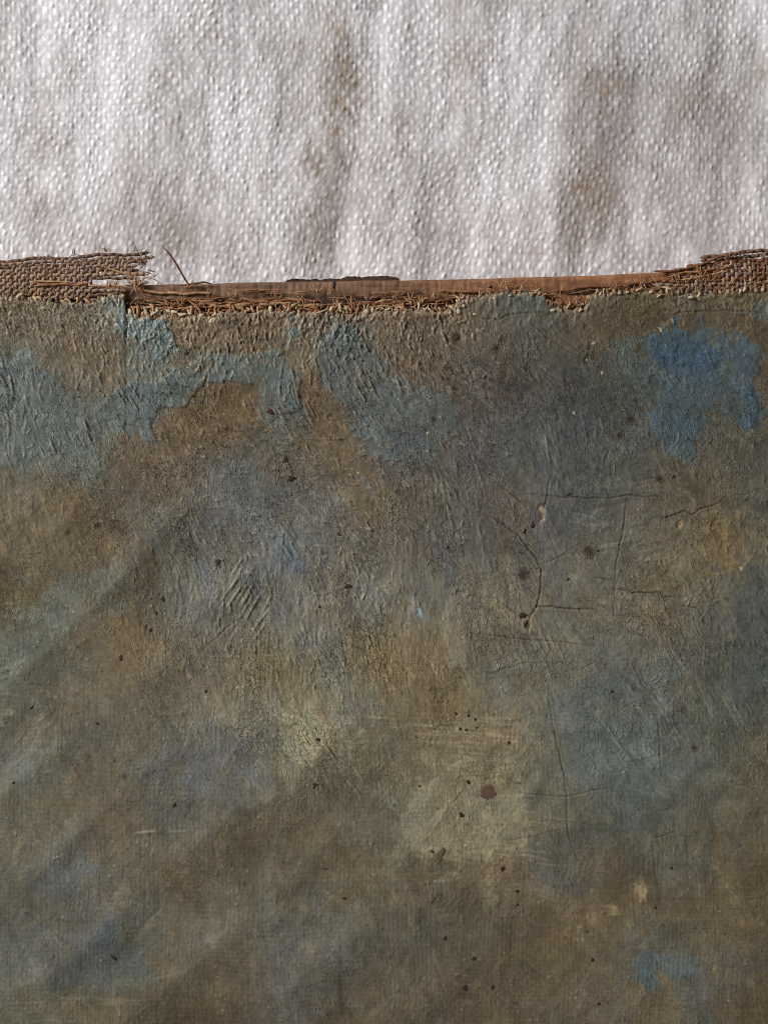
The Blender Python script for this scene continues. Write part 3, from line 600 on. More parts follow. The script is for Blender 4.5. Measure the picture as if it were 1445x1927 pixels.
ctr = np.exp(-((RX - 680) / 330) ** 2 - ((RY - 1120) / 260) ** 2).astype(np.float32)
low = np.clip((RY - 1300) / 200, 0, 1) * np.clip((900 - RX) / 300, 0, 1)
rb = rb + .035 * low; rr = rr - .022 * low
rb = rb + .03 * ctr; rr = rr - .02 * ctr
bright = bright + .05 * ctr + .07 * np.clip((RX - 1050) / 300, 0, 1) * np.clip((RY - 1150) / 150, 0, 1)
warmth = np.clip((.90 - rb) / .06, 0, 1) * np.interp(RY, [800, 1000], [1, .45]).astype(np.float32)
gg = gg - .028 * warmth; rb = rb - .02 * warmth; rr = rr + .012 * warmth
bright = bright * (1 - .05 * np.clip((760 - RY) / 120, 0, 1))
cool = np.clip((rb - .86) / .06, 0, 1) * .012
gg = gg + .003 * np.clip((rb - .90) / .05, 0, 1)
ol = np.interp(RY, [850, 1150], [0, 1]).astype(np.float32) * np.clip((.97 - rb) / .05, 0, 1)
rr = rr + .004 * ol; gg = gg + .006 * ol; rb = rb - .034 * ol; bright = bright * (1 + .015 * ol)
PC = np.stack([rr - cool, gg + .3 * cool, rb + .4 * cool], -1) * mean * bright[..., None]
# --- to albedo
ALB = (lin(np.clip(PC, 5, 250)) / KE).astype(np.float32)
AMPR = np.clip(amp_map(RX, RY) * (0.55 + 1.7 * fbm(RX / 70, RY / 70, 77, 3)), 0.03, 1.2).astype(np.float32)

# --- the mesh of the painted face
pxs = axis(-28, 1473, 1.6, 190, 22)
tn = np.concatenate([np.linspace(0, 1, int((1955 - 560) / 1.6))[:-1] * 0.885, 0.885 + 0.115 * np.linspace(0, 1, 26)])
jag = 7.0 * fbm(pxs / 7, pxs * 0, 74, 3, .7) + 6.0 * fbm(pxs / 26, pxs * 0 + 3, 75, 3)
ey0 = edge_y(pxs) + jag
FX = np.broadcast_to(pxs[None], (len(tn), len(pxs)))
FY = ey0[None] + (YB - 20 - ey0)[None] * tn[:, None]
# warp the straight columns a little so that the torn edge is not a comb
fx = (FX - rx[0]) / RS; fy = (FY - ry[0]) / RS
FH = sample(H, fx, fy); FC = np.concatenate([sample(ALB, fx, fy), sample(AMPR, fx, fy)[..., None]], -1)
edge_droop = -2.5 * np.exp(-(FY - ey0[None]) / 4.0) * (1 + 2 * fbm(FX / 9, FY / 9, 78, 2)) + 3.0 * np.exp(-(FY - ey0[None]) / 26.0) * fbm(FX / 11, FY / 8, 79, 3)
FZ = FH + edge_droop
nx_, ny_ = len(pxs), len(tn)
top = np.stack([FX.ravel(), FY.ravel(), FZ.ravel()], 1)
# skirt round the border: the thickness of paint and ground
idx_edge = np.concatenate([np.arange(nx_), np.arange(1, ny_) * nx_ + nx_ - 1, (ny_ - 1) * nx_ + np.arange(nx_ - 2, -1, -1), np.arange(ny_ - 2, 0, -1) * nx_])
sk = top[idx_edge].copy(); sk[:, 2] = -7.5
sk2 = top[idx_edge].copy(); sk2[:, 2] -= 1.5
n0 = len(top); ne = len(idx_edge)
a = np.arange(ne); b = (a + 1) % ne
f2 = np.stack([idx_edge[a], idx_edge[b], n0 + b, n0 + a], 1); f2 = f2[:, ::-1]
faces = np.concatenate([grid_faces(nx_, ny_), f2])
cols = np.concatenate([FC.reshape(-1, 4), np.concatenate([np.broadcast_to(lin((150, 132, 102)) / KE, (ne, 3)) * (0.7 + 0.5 * rng.random((ne, 1))), np.ones((ne, 1))], 1)])
me = new_mesh("paint_layer", to_m(np.concatenate([top, sk])), faces, True, cols)
paint_layer = link("paint_layer", me, M_paint, painting)
paint_layer["label"] = "cracked grey-brown paint with blue patches and brush ridges"

# --- canvas sheet under the paint, drawn back a little from the torn edge
cxs2 = np.arange(XL + 2, XR - 2, 6.0)
rows = [0, .02, .05, .1, .3, .6, 1.0]
e2 = edge_y(cxs2) + 3 + 2 * fbm(cxs2 / 8, cxs2 * 0, 76, 2)
vx = np.concatenate([np.stack([cxs2, e2 + (YB - 24 - e2) * t, np.full_like(cxs2, -8.6)], 1) for t in rows])
vb = vx.copy(); vb[:, 2] = -12.5
f1 = grid_faces(len(cxs2), len(rows)); nb = len(vx); n1 = len(cxs2); nr = len(rows)
idx = np.concatenate([np.arange(n1), np.arange(1, nr) * n1 + n1 - 1, (nr - 1) * n1 + np.arange(n1 - 2, -1, -1), np.arange(nr - 2, 0, -1) * n1])
a = np.arange(len(idx)); b = (a + 1) % len(idx)
fs = np.stack([idx[a], nb + idx[a], nb + idx[b], idx[b]], 1)
me = new_mesh("canvas", to_m(np.concatenate([vx, vb])), np.concatenate([f1, f1[:, ::-1] + nb, fs]), False)
canvas = link("canvas", me, M_raw, painting)
canvas["label"] = "frayed brown linen canvas showing along the torn top edge"

# --- stretcher bar
def bar_y(x): return np.interp(x, [-300, 300, 520, 720, 900, 1120, 1260, 1700], [534, 533, 528, 525, 521, 515, 509, 498]) + 1.2 * fbm(x / 60, x * 0, 80, 2)
bxs = np.concatenate([np.arange(XL - 10, 200, 14.0), np.arange(200, 1300, 3.0), np.arange(1300, XR + 12, 14.0)])
r = 9.0; BT = -13.0; BB = -(ZC - 0.0004) / S; WID = 640
prof = [(WID, BB + 6), (WID, BT - 4), (WID - 4, BT)]
prof += [(t, BT) for t in (400, 200, 110)] + [(t, BT) for t in np.arange(80, r, -2.5)]
prof += [(r - r * math.sin(t), BT - r + r * math.cos(t)) for t in np.linspace(0, math.pi / 2, 9)]
prof += [(0, BT - 20), (0, BT - 60), (0.0, BB + 8), (6, BB), (WID - 6, BB)]
P_ = np.array(prof); npf = len(P_)
BX = np.repeat(bxs[:, None], npf, 1); BY = bar_y(bxs)[:, None] + P_[None, :, 0]; BZ = np.repeat(P_[None, :, 1], len(bxs), 0)
topm = (BZ > BT - 10)
BZ = BZ + topm * (0.9 * fbm(BX / 4, BY / 24, 81, 3) + 1.3 * fbm(BX / 40, BY / 14, 82, 2) - 2.2 * np.clip(fbm(BX / 5, BY / 40, 83, 2) - .35, 0, 1) * 2)
tw = np.clip((BX - 650) / 400, 0, 1)[..., None]
cw = lin((134, 106, 84)) * (1 - tw) + lin((162, 115, 80)) * tw
streak = fbm(BX / 4.5, BY / 60, 84, 3) + .8 * fbm(BX / 90, BY / 3.2, 87, 3); blot = fbm(BX / 45, BY / 14, 85, 3) + .7 * fbm(BX / 8, BY / 7, 88, 3)
cw = cw * (1 + .35 * streak + .3 * blot)[..., None]
# residue on the wood, deepened to dark brown towards the torn canvas
dark_band = np.clip((P_[None, :, 0] - 26 + 8 * fbm(BX / 7, BX * 0, 86, 2)) / 10, 0, 1)[..., None] * np.clip(1.15 - tw, 0.15, 1)
cw = cw * (1 - .88 * dark_band) + lin((66, 42, 29)) * .88 * dark_band
cw = np.clip(cw, 0.01, .8) / KE * np.array([.62, .58, .56])
nb_ = len(bxs)
i = np.arange(nb_ - 1)[:, None] * npf; k = np.arange(npf)[None]; k2 = (k + 1) % npf
fb = np.stack([i + k, i + npf + k, i + npf + k2, i + k2], -1).reshape(-1, 4)
me = new_mesh("stretcher_bar", to_m(np.stack([BX.ravel(), BY.ravel(), BZ.ravel()], 1)), fb, True, cw.reshape(-1, 3))
bar = link("stretcher_bar", me, M_wood, painting)
bar["label"] = "reddish brown wooden stretcher bar showing at the torn edge"

# ------------------------------------------------------------------ threads
def tmat(name, c): return material(name, col=tuple(np.clip(lin(c) / KE, 0, .9)), rough=0.85, spec=0.12, noise=(5000, 0.6, 1.35), bump=(9000, .7, .00004))
T_grey = tmat("thread grey brown", (134, 112, 97)); T_dark = tmat("thread dark brown", (104, 82, 68)); T_tan = tmat("thread tan", (160, 126, 92))
T_mid = tmat('thread faded brown', (146, 120, 98)); T_or = tmat("thread orange brown", (142, 101, 70)); T_pale = tmat("thread with pale ground", (176, 158, 128)); T_red = tmat("thread red brown", (112, 75, 53)); T_blk = tmat("dark bitumen brown", (58, 42, 34))
def thread(name, pts, rad, mat, sides=6, flat=1.0, taper=True, ply=True):
    pts = np.asarray(pts, float); n = len(pts)
    rr = np.full(n, rad, float)
    if ply: rr = rr * (1 + .07 * np.sin(np.arange(n) * 1.7 + r2.random() * 6) + .26 * (np.array([r2.random() for _ in range(n)]) - .5))
    if taper:
        k = min(3, n // 3)
        for q in range(k): rr[q] *= (q + .45) / k; rr[-1 - q] *= (q + .45) / k
    v, f = tube(pts, rr, sides, flat)
    # caps
    nvv = len(v); v = np.concatenate([v, pts[:1], pts[-1:]]); s = sides
    cap = [[nvv, (j + 1) % s, j, nvv] for j in range(s)] + [[nvv + 1, nvv - s + j, nvv - s + (j + 1) % s, nvv + 1] for j in range(s)]
    m = bpy.data.meshes.new(name)
    fl = [tuple(int(q) for q in fc) for fc in f] + [tuple(c[:3]) for c in cap]
    m.from_pydata(to_m(v).tolist(), [], fl); m.polygons.foreach_set("use_smooth", np.ones(len(m.polygons), bool)); m.update()
    return link(name, m, mat, canvas)

# a scrap of open weave: columns across x, rows across y, both bent by f(x, y) -> (x, y, z)
def weave(us, vs, f, rad, mats_u, mats_v, u_lo, u_hi, v_lo, v_hi, amp, pu, pv):
    for jn, v in enumerate(vs):                               # weft: runs along u
        a, b = u_lo(v), u_hi(v)
        if b - a < 2 * pu: continue
        uu = np.arange(a, b, pu / 4)
        z = amp * np.cos(math.pi * uu / pu + math.pi * jn)
        p = [(*f(u + 0, v + .9 * math.sin(u / 17 + jn * 2.1) + .5 * math.sin(u / 5 + jn))[:2], f(u, v)[2] + q) for u, q in zip(uu, z)]
        thread("weft_thread", p, rad * r2.uniform(.85, 1.15), r2.choice(mats_u))
    for kn, u in enumerate(us):                               # warp: runs along v
        a, b = v_lo(u), v_hi(u)
        if b - a < 1.2 * pv: continue
        vv = np.arange(a, b, pv / 4)
        z = -amp * np.cos(math.pi * vv / pv + math.pi * (round(u / pu)))
        p = [(*f(u + .9 * math.sin(v / 13 + kn * 1.7), v)[:2], f(u, v)[2] + q) for v, q in zip(vv, z)]
        thread("warp_thread", p, rad * r2.uniform(.85, 1.15), r2.choice(mats_v))

# left remnant: u along the edge, v measured upwards from the paint
def fl(u, v):
    lift = np.interp(u, [-60, 0, 120, 200, 280], [0, 0, 0, 4, 8])
    droop = -0.006 * max(0, v - 20) ** 2
    k = 1 + .0010 * max(0.0, u)
    return (u + .10 * v + 1.5 * math.sin(v / 9), 556 - v * k + .012 * (u - 120) + 1.4 * math.sin(u / 21 + v / 30), -6 + droop + lift * .5)
PUl, PVl = 7.4, 6.4
hl = lambda u: float(np.interp(u, [-80, -20, 10, 60, 110, 160, 205, 255, 268, 280], [58, 60, 60, 62, 64, 66, 66, 64, 58, 44]))
weave(np.arange(-77, 238, PUl), np.arange(-4, 70, PVl), fl, 3.3, [T_grey, T_grey, T_dark, T_mid], [T_grey, T_mid, T_dark],
      lambda v: -90 + 4 * r2.random(), lambda v: float(np.interp(v, [-6, 10, 18, 24, 30, 60, 70, 90], [236, 228, 176, 180, 268, 272, 266, 250])) + r2.uniform(-26, 18), lambda u: (-6 if u < 170 else 33) + r2.uniform(-2, 2), lambda u: hl(u) + r2.uniform(-11, 5), 1.3, PUl, PVl)
# right remnant, dragged to the left
def fr(u, v):
    return (u - .05 * v, 552 - v * (1 + .0) - .10 * max(0, u - 1290) * (v / 60), -6 - 0.006 * max(0, v - 20) ** 2)
PUr, PVr = 8.4, 7.2
weave(np.arange(1262, 1540, PUr), np.arange(2, 74, PVr), fr, 3.6, [T_grey, T_dark, T_dark, T_red], [T_grey, T_dark, T_dark, T_red, T_grey, T_mid],
      lambda v: float(np.interp(v, [0, 20, 40, 50, 60, 75], [1266, 1250, 1268, 1300, 1335, 1362])) + r2.uniform(-26, 6), lambda v: 1545.0,
      lambda u: -3 + r2.uniform(-2, 2), lambda u: float(np.interp(u, [1260, 1290, 1330, 1370, 1400, 1450, 1545], [16, 30, 48, 64, 58, 52, 50])) + r2.uniform(-5, 5), 1.5, PUr, PVr)
# long loose threads lying on the bar
def long_thread(pl, z0, rad, mat, name="weft_thread", wob=1.7):
    qx, qy, t = line_fields(pl, 1, 4.0)
    ph = r2.uniform(0, 50)
    nn = np.arange(len(qx))
    qy = qy + wob * 2 * fbm(nn / 6 + ph, nn * 0.0, 90, 2); z = z0 + wob * 2.2 * fbm(nn / 4 + ph, nn * 0.0 + 4, 91, 2)
    thread(name, np.stack([qx, qy, z], 1), rad * r2.uniform(.62, .9), mat)
for pl, z, rad, mt in [
    ([(262, 545), (300, 549), (340, 552), (400, 553)], -8, 3.2, T_tan), ([(255, 560), (300, 565), (345, 566), (420, 570)], -8, 3.4, T_red), ([(240, 578), (290, 579), (330, 580), (380, 578)], -6, 3.2, T_tan),
    ([(240, 569), (300, 572), (360, 575)], -9, 3.2, T_dark), ([(360, 572), (420, 574), (480, 567), (540, 563), (600, 566)], -7, 3.3, T_or), ([(390, 577), (450, 574), (500, 571), (560, 571), (615, 575)], -6.5, 3.4, T_tan),
    ([(450, 564), (500, 562), (552, 564)], -9, 2.8, T_red), ([(600, 575), (660, 574), (720, 570), (800, 566), (850, 563)], -7.5, 3.4, T_red), ([(650, 582), (700, 577), (760, 574), (810, 571)], -7, 3.2, T_grey), ([(700, 568), (760, 565), (820, 562), (860, 556)], -9, 3.0, T_dark),
    ([(820, 548), (860, 546), (900, 547), (940, 545)], -8, 2.6, T_or), ([(1040, 548), (1120, 540), (1200, 532), (1270, 524), (1300, 518)], -8, 3.4, T_red), ([(1060, 552), (1140, 542), (1230, 531)], -9, 2.8, T_dark), ([(1228, 511), (1270, 509), (1320, 496), (1360, 482), (1400, 472)], -5, 3.0, T_red),
    ([(1255, 520), (1300, 512), (1350, 506), (1380, 496)], -4, 2.8, T_or), ([(1275, 528), (1320, 518), (1370, 512)], -3, 2.6, T_tan), ([(1268, 534), (1310, 526), (1345, 521)], -3, 2.6, T_red), ([(62, 538), (90, 536), (118, 537)], -1, 3.4, T_or), ([(112, 534), (140, 535), (172, 533)], -1, 3.4, T_or), ([(166, 537), (210, 537), (250, 541)], -1, 3.0, T_tan), ([(60, 530), (100, 531), (135, 530)], 0, 2.2, T_tan),
    ([(272, 520), (300, 530), (316, 540)], -4, 1.3, T_tan), ([(268, 474), (285, 475)], -6, 1.1, T_grey), ([(262, 508), (280, 512), (290, 518)], -6, 1.2, T_dark), ([(180, 500), (215, 508), (240, 518), (262, 526)], 1, 2.2, T_tan)]:
    long_thread(pl, z, rad, mt)
for _ in range(120):
    if r2.random() < .78:
        x = r2.uniform(240, 850); e = float(edge_y(x)); y = e - abs(r2.gauss(0, 1)) * 18 - 2; L = r2.uniform(14, 70)
    else:
        x = r2.uniform(880, 1240); e = float(edge_y(x)); y = e - abs(r2.gauss(0, 1)) * 7; L = r2.uniform(12, 40)
    sl_ = r2.gauss(-.02, .08)
    long_thread([(x, y), (x + L * .5, y + sl_ * L * .5 + r2.gauss(0, 1.5)), (x + L, y + sl_ * L)], -9 + r2.uniform(0, 3.5), r2.uniform(1.2, 2.8), r2.choice([T_red, T_red, T_or, T_dark, T_tan, T_mid]), wob=1.8)
# curled broken ends of the warp standing along the tear
def stub(x, y, L, mat, rad, dirx=None, rise=None):
    n = 12; t = np.linspace(0, 1, n)
    dx = r2.gauss(0, 5) if dirx is None else dirx
    rise_ = r2.uniform(1, 8); hook = r2.gauss(0, 1) * L * .5; back = r2.choice((0, 0, .5, .9)) * L
    p = np.stack([x + dx * t + hook * t * t + 1.2 * np.sin(t * 7 + x), y + 5 - L * t + back * np.clip(t - .55, 0, 1) ** 1.5 * 2, -6 + rise_ * np.sin(math.pi * (t * .8 + .1)) - 1.5 * t], 1)
    rr = rad * r2.uniform(.8, 1.1)
    return thread("thread_end", p, rr, mat, 6, flat=r2.uniform(.6, 1))
x = 236.0
while x < 1272:
    e = float(edge_y(x))
    gap_h = e - float(bar_y(np.array([x]))[0])
    L = r2.uniform(14, 32) if x < 440 else (r2.uniform(9, 22) if gap_h > 40 else r2.uniform(7, 14))
    if x < 440: mt = r2.choice([T_tan, T_or, T_pale, T_or, T_grey]); 
    elif x < 640: mt = r2.choice([T_or, T_tan, T_red, T_pale])
    elif x < 880: mt = r2.choice([T_tan, T_tan, T_pale, T_or, T_pale])
    elif x < 1020: mt = r2.choice([T_tan, T_grey, T_or, T_grey])
    elif x < 1120: mt = r2.choice([T_or, T_red, T_tan, T_dark])
    else: mt = r2.choice([T_tan, T_grey, T_or, T_pale])
    stub(x, e + r2.uniform(-3, 6), L * r2.uniform(.7, 1.3), mt, r2.uniform(1.7, 3.8))
    x += r2.uniform(2.8, 7.0)
for x in np.arange(-20, 236, 9.0):
    stub(x + r2.uniform(-2, 2), float(edge_y(x)) + r2.uniform(-2, 4), r2.uniform(8, 15), r2.choice([T_grey, T_tan, T_pale, T_dark]), r2.uniform(2.4, 3.6))
for x in np.arange(1275, 1470, 9.0):
    stub(x + r2.uniform(-2, 2), float(edge_y(x)) + r2.uniform(-2, 4), r2.uniform(9, 18), r2.choice([T_grey, T_tan, T_pale, T_dark, T_or]), r2.uniform(2.6, 4.0))
# tufts of fine fibres
def tuft(x, y, n, spread, L, mat, z=-5):
    for _ in range(n):
        a = math.radians(-90 + r2.gauss(0, spread)); l = L * r2.uniform(.5, 1.1); t = np.linspace(0, 1, 7)
        bend = r2.gauss(0, .35) * l
        p = np.stack([x + r2.gauss(0, 3) + l * t * math.cos(a) + bend * t * t * math.sin(a), y + r2.gauss(0, 2) + l * t * math.sin(a) - bend * t * t * math.cos(a), z + r2.uniform(0, 5) * np.sin(math.pi * t * .9) + 2 * t], 1)
        thread("fibre", p, r2.uniform(.7, 1.3), mat, 4, ply=False)
for (x, y, n, sp, L, mt) in [(258, 540, 12, 55, 24, T_tan), (270, 552, 8, 60, 22, T_or), (318, 580, 8, 35, 20, T_or), (342, 578, 9, 30, 26, T_or), (350, 545, 3, 30, 16, T_tan), (440, 562, 5, 30, 16, T_tan), (596, 552, 6, 30, 18, T_tan), (614, 548, 2, 20, 14, T_tan), (628, 556, 4, 15, 18, T_or),
                             (566, 576, 5, 25, 14, T_tan), (592, 582, 5, 20, 16, T_tan), (637, 580, 6, 25, 18, T_tan), (665, 580, 6, 22, 34, T_tan), (692, 566, 5, 45, 18, T_grey), (772, 574, 4, 25, 26, T_tan), (790, 576, 7, 30, 22, T_tan), (815, 560, 6, 30, 18, T_tan), (834, 562, 4, 30, 16, T_or),
                             (1272, 536, 9, 25, 24, T_or), (1320, 520, 12, 55, 24, T_or), (1335, 528, 8, 60, 22, T_or), (1372, 486, 6, 40, 12, T_or), (1060, 572, 6, 40, 14, T_or), (1085, 572, 5, 40, 12, T_tan), (70, 492, 4, 60, 12, T_grey), (140, 480, 5, 60, 13, T_grey), (200, 474, 6, 60, 12, T_tan), (255, 474, 6, 70, 14, T_grey), (470, 558, 4, 40, 16, T_red), (520, 556, 4, 40, 14, T_or), (720, 560, 5, 40, 20, T_red), (750, 562, 5, 40, 18, T_or), (1400, 482, 5, 60, 14, T_red), (1440, 486, 5, 60, 14, T_grey), (400, 562, 5, 45, 16, T_or), (225, 540, 7, 60, 14, T_or), (205, 542, 5, 60, 12, T_tan), (248, 536, 8, 60, 18, T_tan), (262, 530, 7, 60, 16, T_tan)]:
    tuft(x, y, n, sp, L, mt)
x = 240.0
while x < 1265:
    tuft(x, float(edge_y(x)) + r2.uniform(-4, 3), 2, 55, r2.uniform(7, 16), r2.choice([T_tan, T_pale, T_grey, T_or]), z=-3)
    x += r2.uniform(10, 24)
for _ in range(46):
    if r2.random() < .6:
        u = r2.choice((r2.uniform(-20, 275), r2.uniform(225, 285))); v_ = hl(u) * r2.uniform(.5, 1.02); q = fl(u, v_); ang_ = r2.uniform(-70, 40) if u > 225 else r2.uniform(-150, -30)
    else:
        u = r2.uniform(1290, 1450); v_ = r2.uniform(30, 60); q = fr(u, v_); ang_ = r2.uniform(-170, -20)
    l = r2.uniform(6, 17); t = np.linspace(0, 1, 7); a_ = math.radians(ang_); bd = r2.gauss(0, .4) * l
    thread("stray_end", np.stack([q[0] + l * t * math.cos(a_) - bd * t * t * math.sin(a_), q[1] + l * t * math.sin(a_) + bd * t * t * math.cos(a_), q[2] + 3 + r2.uniform(-2, 5) * t], 1), r2.uniform(.7, 1.5), r2.choice([T_grey, T_mid, T_tan, T_dark]), 4, ply=False)
# the stray dark fibre that stands off the edge
tt = np.linspace(0, 1, 16)
thread("stray_fibre", np.stack([310 + 48 * tt + 3 * np.sin(math.pi * tt), 468 + 72 * tt - 2 * np.sin(2 * math.pi * tt), 26 - 30 * tt ** 1.5], 1), 1.75, T_red, 6)["label"] = "dark brown hair-like fibre standing off the torn edge"
# flakes of pale ground clinging to the tear
M_flake = material("pale ground", col=tuple(lin((176, 162, 134)) / KE), rough=.8, spec=.2, noise=(5000, .8, 1.15))
M_chip = material("pale chip", col=tuple(lin((152, 140, 114)) / KE), rough=.8, spec=.2, noise=(5000, .8, 1.15))
M_speck = material("fly speck", col=tuple(lin((58, 43, 34))), rough=.45, spec=.4, noise=(6000, .6, 1.5))
M_spot = material("brown spot", col=tuple(lin((92, 73, 60)) / KE), rough=.7, spec=.2, noise=(3000, .8, 1.2), bump=(4000, .5, .00004))
def hsamp(x, y): return float(sample(H, np.array([(x - rx[0]) / RS]), np.array([(y - ry[0]) / RS]))[0])
def blob(name, x, y, ra, rb, rot, hgt, mat, jag=.25, z=None, n=11, par=None):
    base = (hsamp(x, y) if z is None else z)
    a = np.arange(n) * 2 * math.pi / n; c, s = math.cos(math.radians(rot)), math.sin(math.radians(rot))
    rr = np.array([1 + jag * r2.uniform(-1, 1) for _ in range(n)])
    vs = []
    for k, (sc_, hz) in enumerate([(1.0, -2.0), (1.0, .15 * hgt), (.8, .75 * hgt), (.42, hgt)]):
        px_ = ra * rr * sc_ * np.cos(a); py_ = rb * rr * sc_ * np.sin(a)
        vs.append(np.stack([x + px_ * c - py_ * s, y + px_ * s + py_ * c, np.full(n, base + hz) + .15 * hgt * np.array([r2.uniform(-1, 1) for _ in range(n)]) * (k > 1)], 1))
    v = np.concatenate(vs + [np.array([[x, y, base + hgt * .95]])])
    f = []
    for k in range(3):
        for j in range(n): f.append((k * n + j, (k + 1) * n + j, (k + 1) * n + (j + 1) % n, k * n + (j + 1) % n))
    for j in range(n): f.append((3 * n + j, 4 * n, 3 * n + (j + 1) % n))
    m = bpy.data.meshes.new(name); m.from_pydata(to_m(v).tolist(), [], f); m.polygons.foreach_set("use_smooth", np.ones(len(m.polygons), bool)); m.update()
    return link(name, m, mat, par or paint_layer)
for (x, y, ra, rb, rot) in [(404, 600, 5, 12, 10), (398, 606, 3, 8, 20), (412, 594, 4, 4, 0), (290, 590, 9, 3, 150), (275, 586, 8, 2.5, 60), (345, 592, 10, 3, 0), (380, 594, 5, 3, 0), (690, 586, 5, 5, 0), (701, 584, 3, 5, 20), (712, 580, 7, 2, -30), (600, 588, 14, 2, -20), (862, 586, 5, 6, 30), (846, 588, 4, 5, 0),
                            (872, 576, 4, 4, 0), (893, 592, 4, 2.5, 0), (1040, 584, 6, 3, 0), (1092, 584, 5, 3, -40), (930, 562, 3.5, 2.4, 0), (960, 556, 3, 2, 0), (1165, 552, 4, 2, 0), (1180, 550, 4, 2, 10), (1240, 556, 5, 2, -40), (1300, 560, 5, 3, 0), (330, 588, 8, 3, 10), (196, 566, 4, 8, 0), (224, 570, 3, 8, 10)]:
    blob("ground_flake", x, y, ra, rb, rot, r2.uniform(1.5, 3), M_flake, .4, z=1.5)
for _ in range(55):
    x = r2.choice((r2.uniform(240, 440), r2.uniform(240, 440), r2.uniform(560, 900), r2.uniform(240, 900), r2.uniform(900, 1260)))
    blob("ground_flake", x, float(edge_y(x)) + r2.uniform(-6, 7), r2.uniform(1.2, 4) * (1 if x < 900 else .7), r2.uniform(.9, 2.4), r2.uniform(0, 180), r2.uniform(.4, 1.4), M_flake, .5, z=r2.uniform(-2, .5), n=8)
for (x, y, ra, rb) in [(1132, 703, 4, 5), (1116, 647, 4, 5), (1079, 778, 5, 4), (911, 708, 2.5, 4), (800, 728, 3, 2), (805, 815, 3, 4), (448, 1293, 4, 4), (458, 1293, 4, 4), (675, 890, 2.5, 4), (1243, 622, 6, 3), (1278, 982, 4, 4), (1391, 1068, 4, 4), (1240, 617, 3, 2), (1104, 678, 4, 2)]:
    blob("paint_chip", x, y, ra * .85, rb * .85, r2.uniform(0, 90), .5, M_chip, .45)
# fly specks and dirt on the paint
for (x, y, ra, rb, rot) in [(510, 774, 8, 6, 20), (536, 866, 6.5, 8, 0), (547, 900, 8, 6, 0), (859, 636, 5, 4, 0), (931, 655, 5, 4, 0), (351, 664, 4.5, 4, 0), (411, 1058, 6, 6, 0), (414, 1066, 2, 4, 0), (307, 1127, 4, 7, -30), (295, 1153, 4, 4, 0), (275, 1180, 2.6, 7, 8), (284, 1185, 4, 3, 0), (228, 1237, 4, 5, 0), (387, 1301, 3.2, 3.2, 0), (184, 1361, 4, 4, 0), (328, 1515, 5, 4, 0),
                            (654, 1104, 7, 5, 0), (601, 1142, 3, 3, 0), (842, 1030, 3, 3, 0), (1070, 930, 7, 3, -15), (1001, 987, 5, 5, 0), (986, 1000, 4, 5, 0), (985, 1158, 9, 6, 0), (988, 1174, 4, 7, 30), (912, 709, 4, 3.5, 0), (1266, 897, 3, 3, 0),
                            (858, 1343, 3, 3, 0), (882, 1347, 3.4, 3.4, 0), (894, 1353, 3.2, 3.2, 0), (866, 1372, 3.4, 3.4, 0), (877, 1374, 3, 3, 0), (897, 1370, 3, 3, 0), (957, 1398, 3, 4, 0), (598, 1392, 6, 3, 0), (881, 1471, 4, 4, 0), (868, 1533, 5, 4, 30), (813, 1603, 4, 3, 0), (946, 1635, 5, 5, 0), (973, 1678, 4, 3, 0), (973, 1703, 4, 3, 0), (838, 1765, 5, 5, 0), (892, 1804, 5, 4, 0), (876, 1860, 5, 6, 0),
                            (926, 1858, 4, 5, 0), (1115, 1806, 3.5, 4, 0), (1125, 1888, 3, 3, 0), (592, 1475, 10, 2, 10), (592, 1477, 2, 6, 20), (1068, 1090, 3, 3, 0), (1262, 1633, 3, 3, 0), (790, 1480, 3, 2, 0), (1125, 1036, 4, 3, 0), (648, 1690, 4, 3, 0), (1150, 1300, 3, 3, 0), (1232, 1708, 2.5, 3, 0), (27, 1472, 3, 3, 0), (61, 1330, 2, 6, 40), (638, 1006, 5, 2, 40), (372, 1033, 2, 3, 0), (215, 1800, 3, 8, -40)]:
    blob("speck", x, y, ra, rb, rot, r2.uniform(.5, 1.1), M_speck, .4)
blob("drip_spot", 828, 1612, 7, 16, 22, .6, M_spot, .35, n=16)["label"] = "small brown smear on the paint"
blob("drip_spot", 919, 1491, 17.5, 15.5, 0, .7, M_spot, .075, n=30)["label"] = "round reddish brown spot on the pale paint"
# dark nail head and canvas scrap at the bar
blob("nail", 627, 535, 4, 9, 0, 3, M_speck, .2, z=-15, par=bar)
blob("nail_hole", 1041, 577, 7, 5, 0, .6, M_speck, .3, z=-11, par=canvas); blob("nail_hole", 1086, 575, 6, 5, 0, .6, M_speck, .3, z=-11, par=canvas)
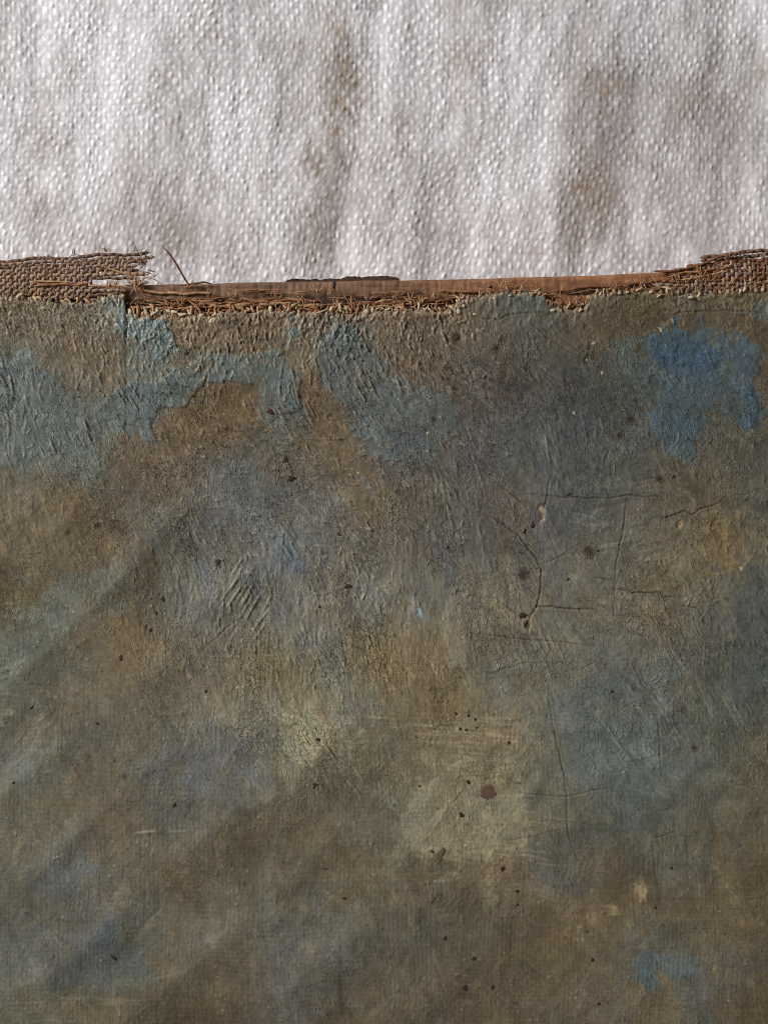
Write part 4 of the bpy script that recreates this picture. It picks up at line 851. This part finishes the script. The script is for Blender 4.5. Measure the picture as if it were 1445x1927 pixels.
# dark ragged scrap of tacking margin that sticks out behind the bar
scx = np.linspace(525, 752, 90)
lo = np.interp(scx, [525, 752], [540, 530])
hi = np.interp(scx, [525, 545, 566, 600, 640, 650, 680, 715, 740, 752], [523, 516, 514, 515, 513, 509, 511, 509, 512, 517]) + 3 + 3.6 * fbm(scx / 9, scx * 0, 95, 3, .7)
zt = -30 - 10 * np.sin((scx - 525) / 60.0)
vs = []
for t in np.linspace(0, 1, 6):
    vs.append(np.stack([scx, lo + (hi - lo) * t, zt - 14 * t + 2 * fbm(scx / 6, scx * 0 + t * 9, 96, 2)], 1))
vt = np.concatenate(vs); vb2 = vt.copy(); vb2[:, 2] -= 6
f1 = grid_faces(90, 6); idx = np.concatenate([np.arange(90), np.arange(1, 6) * 90 + 89, 5 * 90 + np.arange(88, -1, -1), np.arange(4, 0, -1) * 90]); a = np.arange(len(idx)); b = (a + 1) % len(idx); nb = len(vt)
me = new_mesh("tacking_margin", to_m(np.concatenate([vt, vb2])), np.concatenate([f1[:, ::-1], f1 + nb, np.stack([idx[a], idx[b], nb + idx[b], nb + idx[a]], 1)]), True)
tm = link("tacking_margin", me, T_blk, painting); tm["label"] = "dark ragged scrap of canvas sticking out behind the bar"

# ------------------------------------------------------------------ fuzz on the torn edge
def hairs(name, gen, n, mat, parent, m_fn):
    V, F, o = [], [], 0
    for _ in range(n):
        p, r_ = gen(); v, f = tube(p, np.array([r_] * (len(p) - 1) + [r_ * .3]), 3)
        V.append(v); F.append(f + o); o += len(v)
    me = new_mesh(name, m_fn(np.concatenate(V)), np.concatenate(F), True)
    ob = link(name, me, mat, parent); ob["kind"] = "stuff"
    return ob
def g_fuzz():
    x = r2.choice((r2.uniform(236, 900), r2.uniform(236, 900), r2.uniform(900, 1270), r2.uniform(-20, 240), r2.uniform(1270, 1460))); e = float(edge_y(x))
    y = e - abs(r2.gauss(0, 1)) * (16 if 236 < x < 900 else 12); l = r2.uniform(4, 15); a = math.radians(r2.uniform(-170, -10)); b = r2.gauss(0, .7) * l; t = np.linspace(0, 1, 7)
    return np.stack([x + l * t * math.cos(a) - b * t * t * math.sin(a) + .8 * np.sin(t * 9 + x), y + l * t * math.sin(a) + b * t * t * math.cos(a), -7 + r2.uniform(0, 4) + r2.uniform(1, 7) * np.sin(math.pi * t * .8)], 1), r2.uniform(.4, .8)
hairs("edge_fuzz", g_fuzz, 420, T_tan, canvas, to_m)
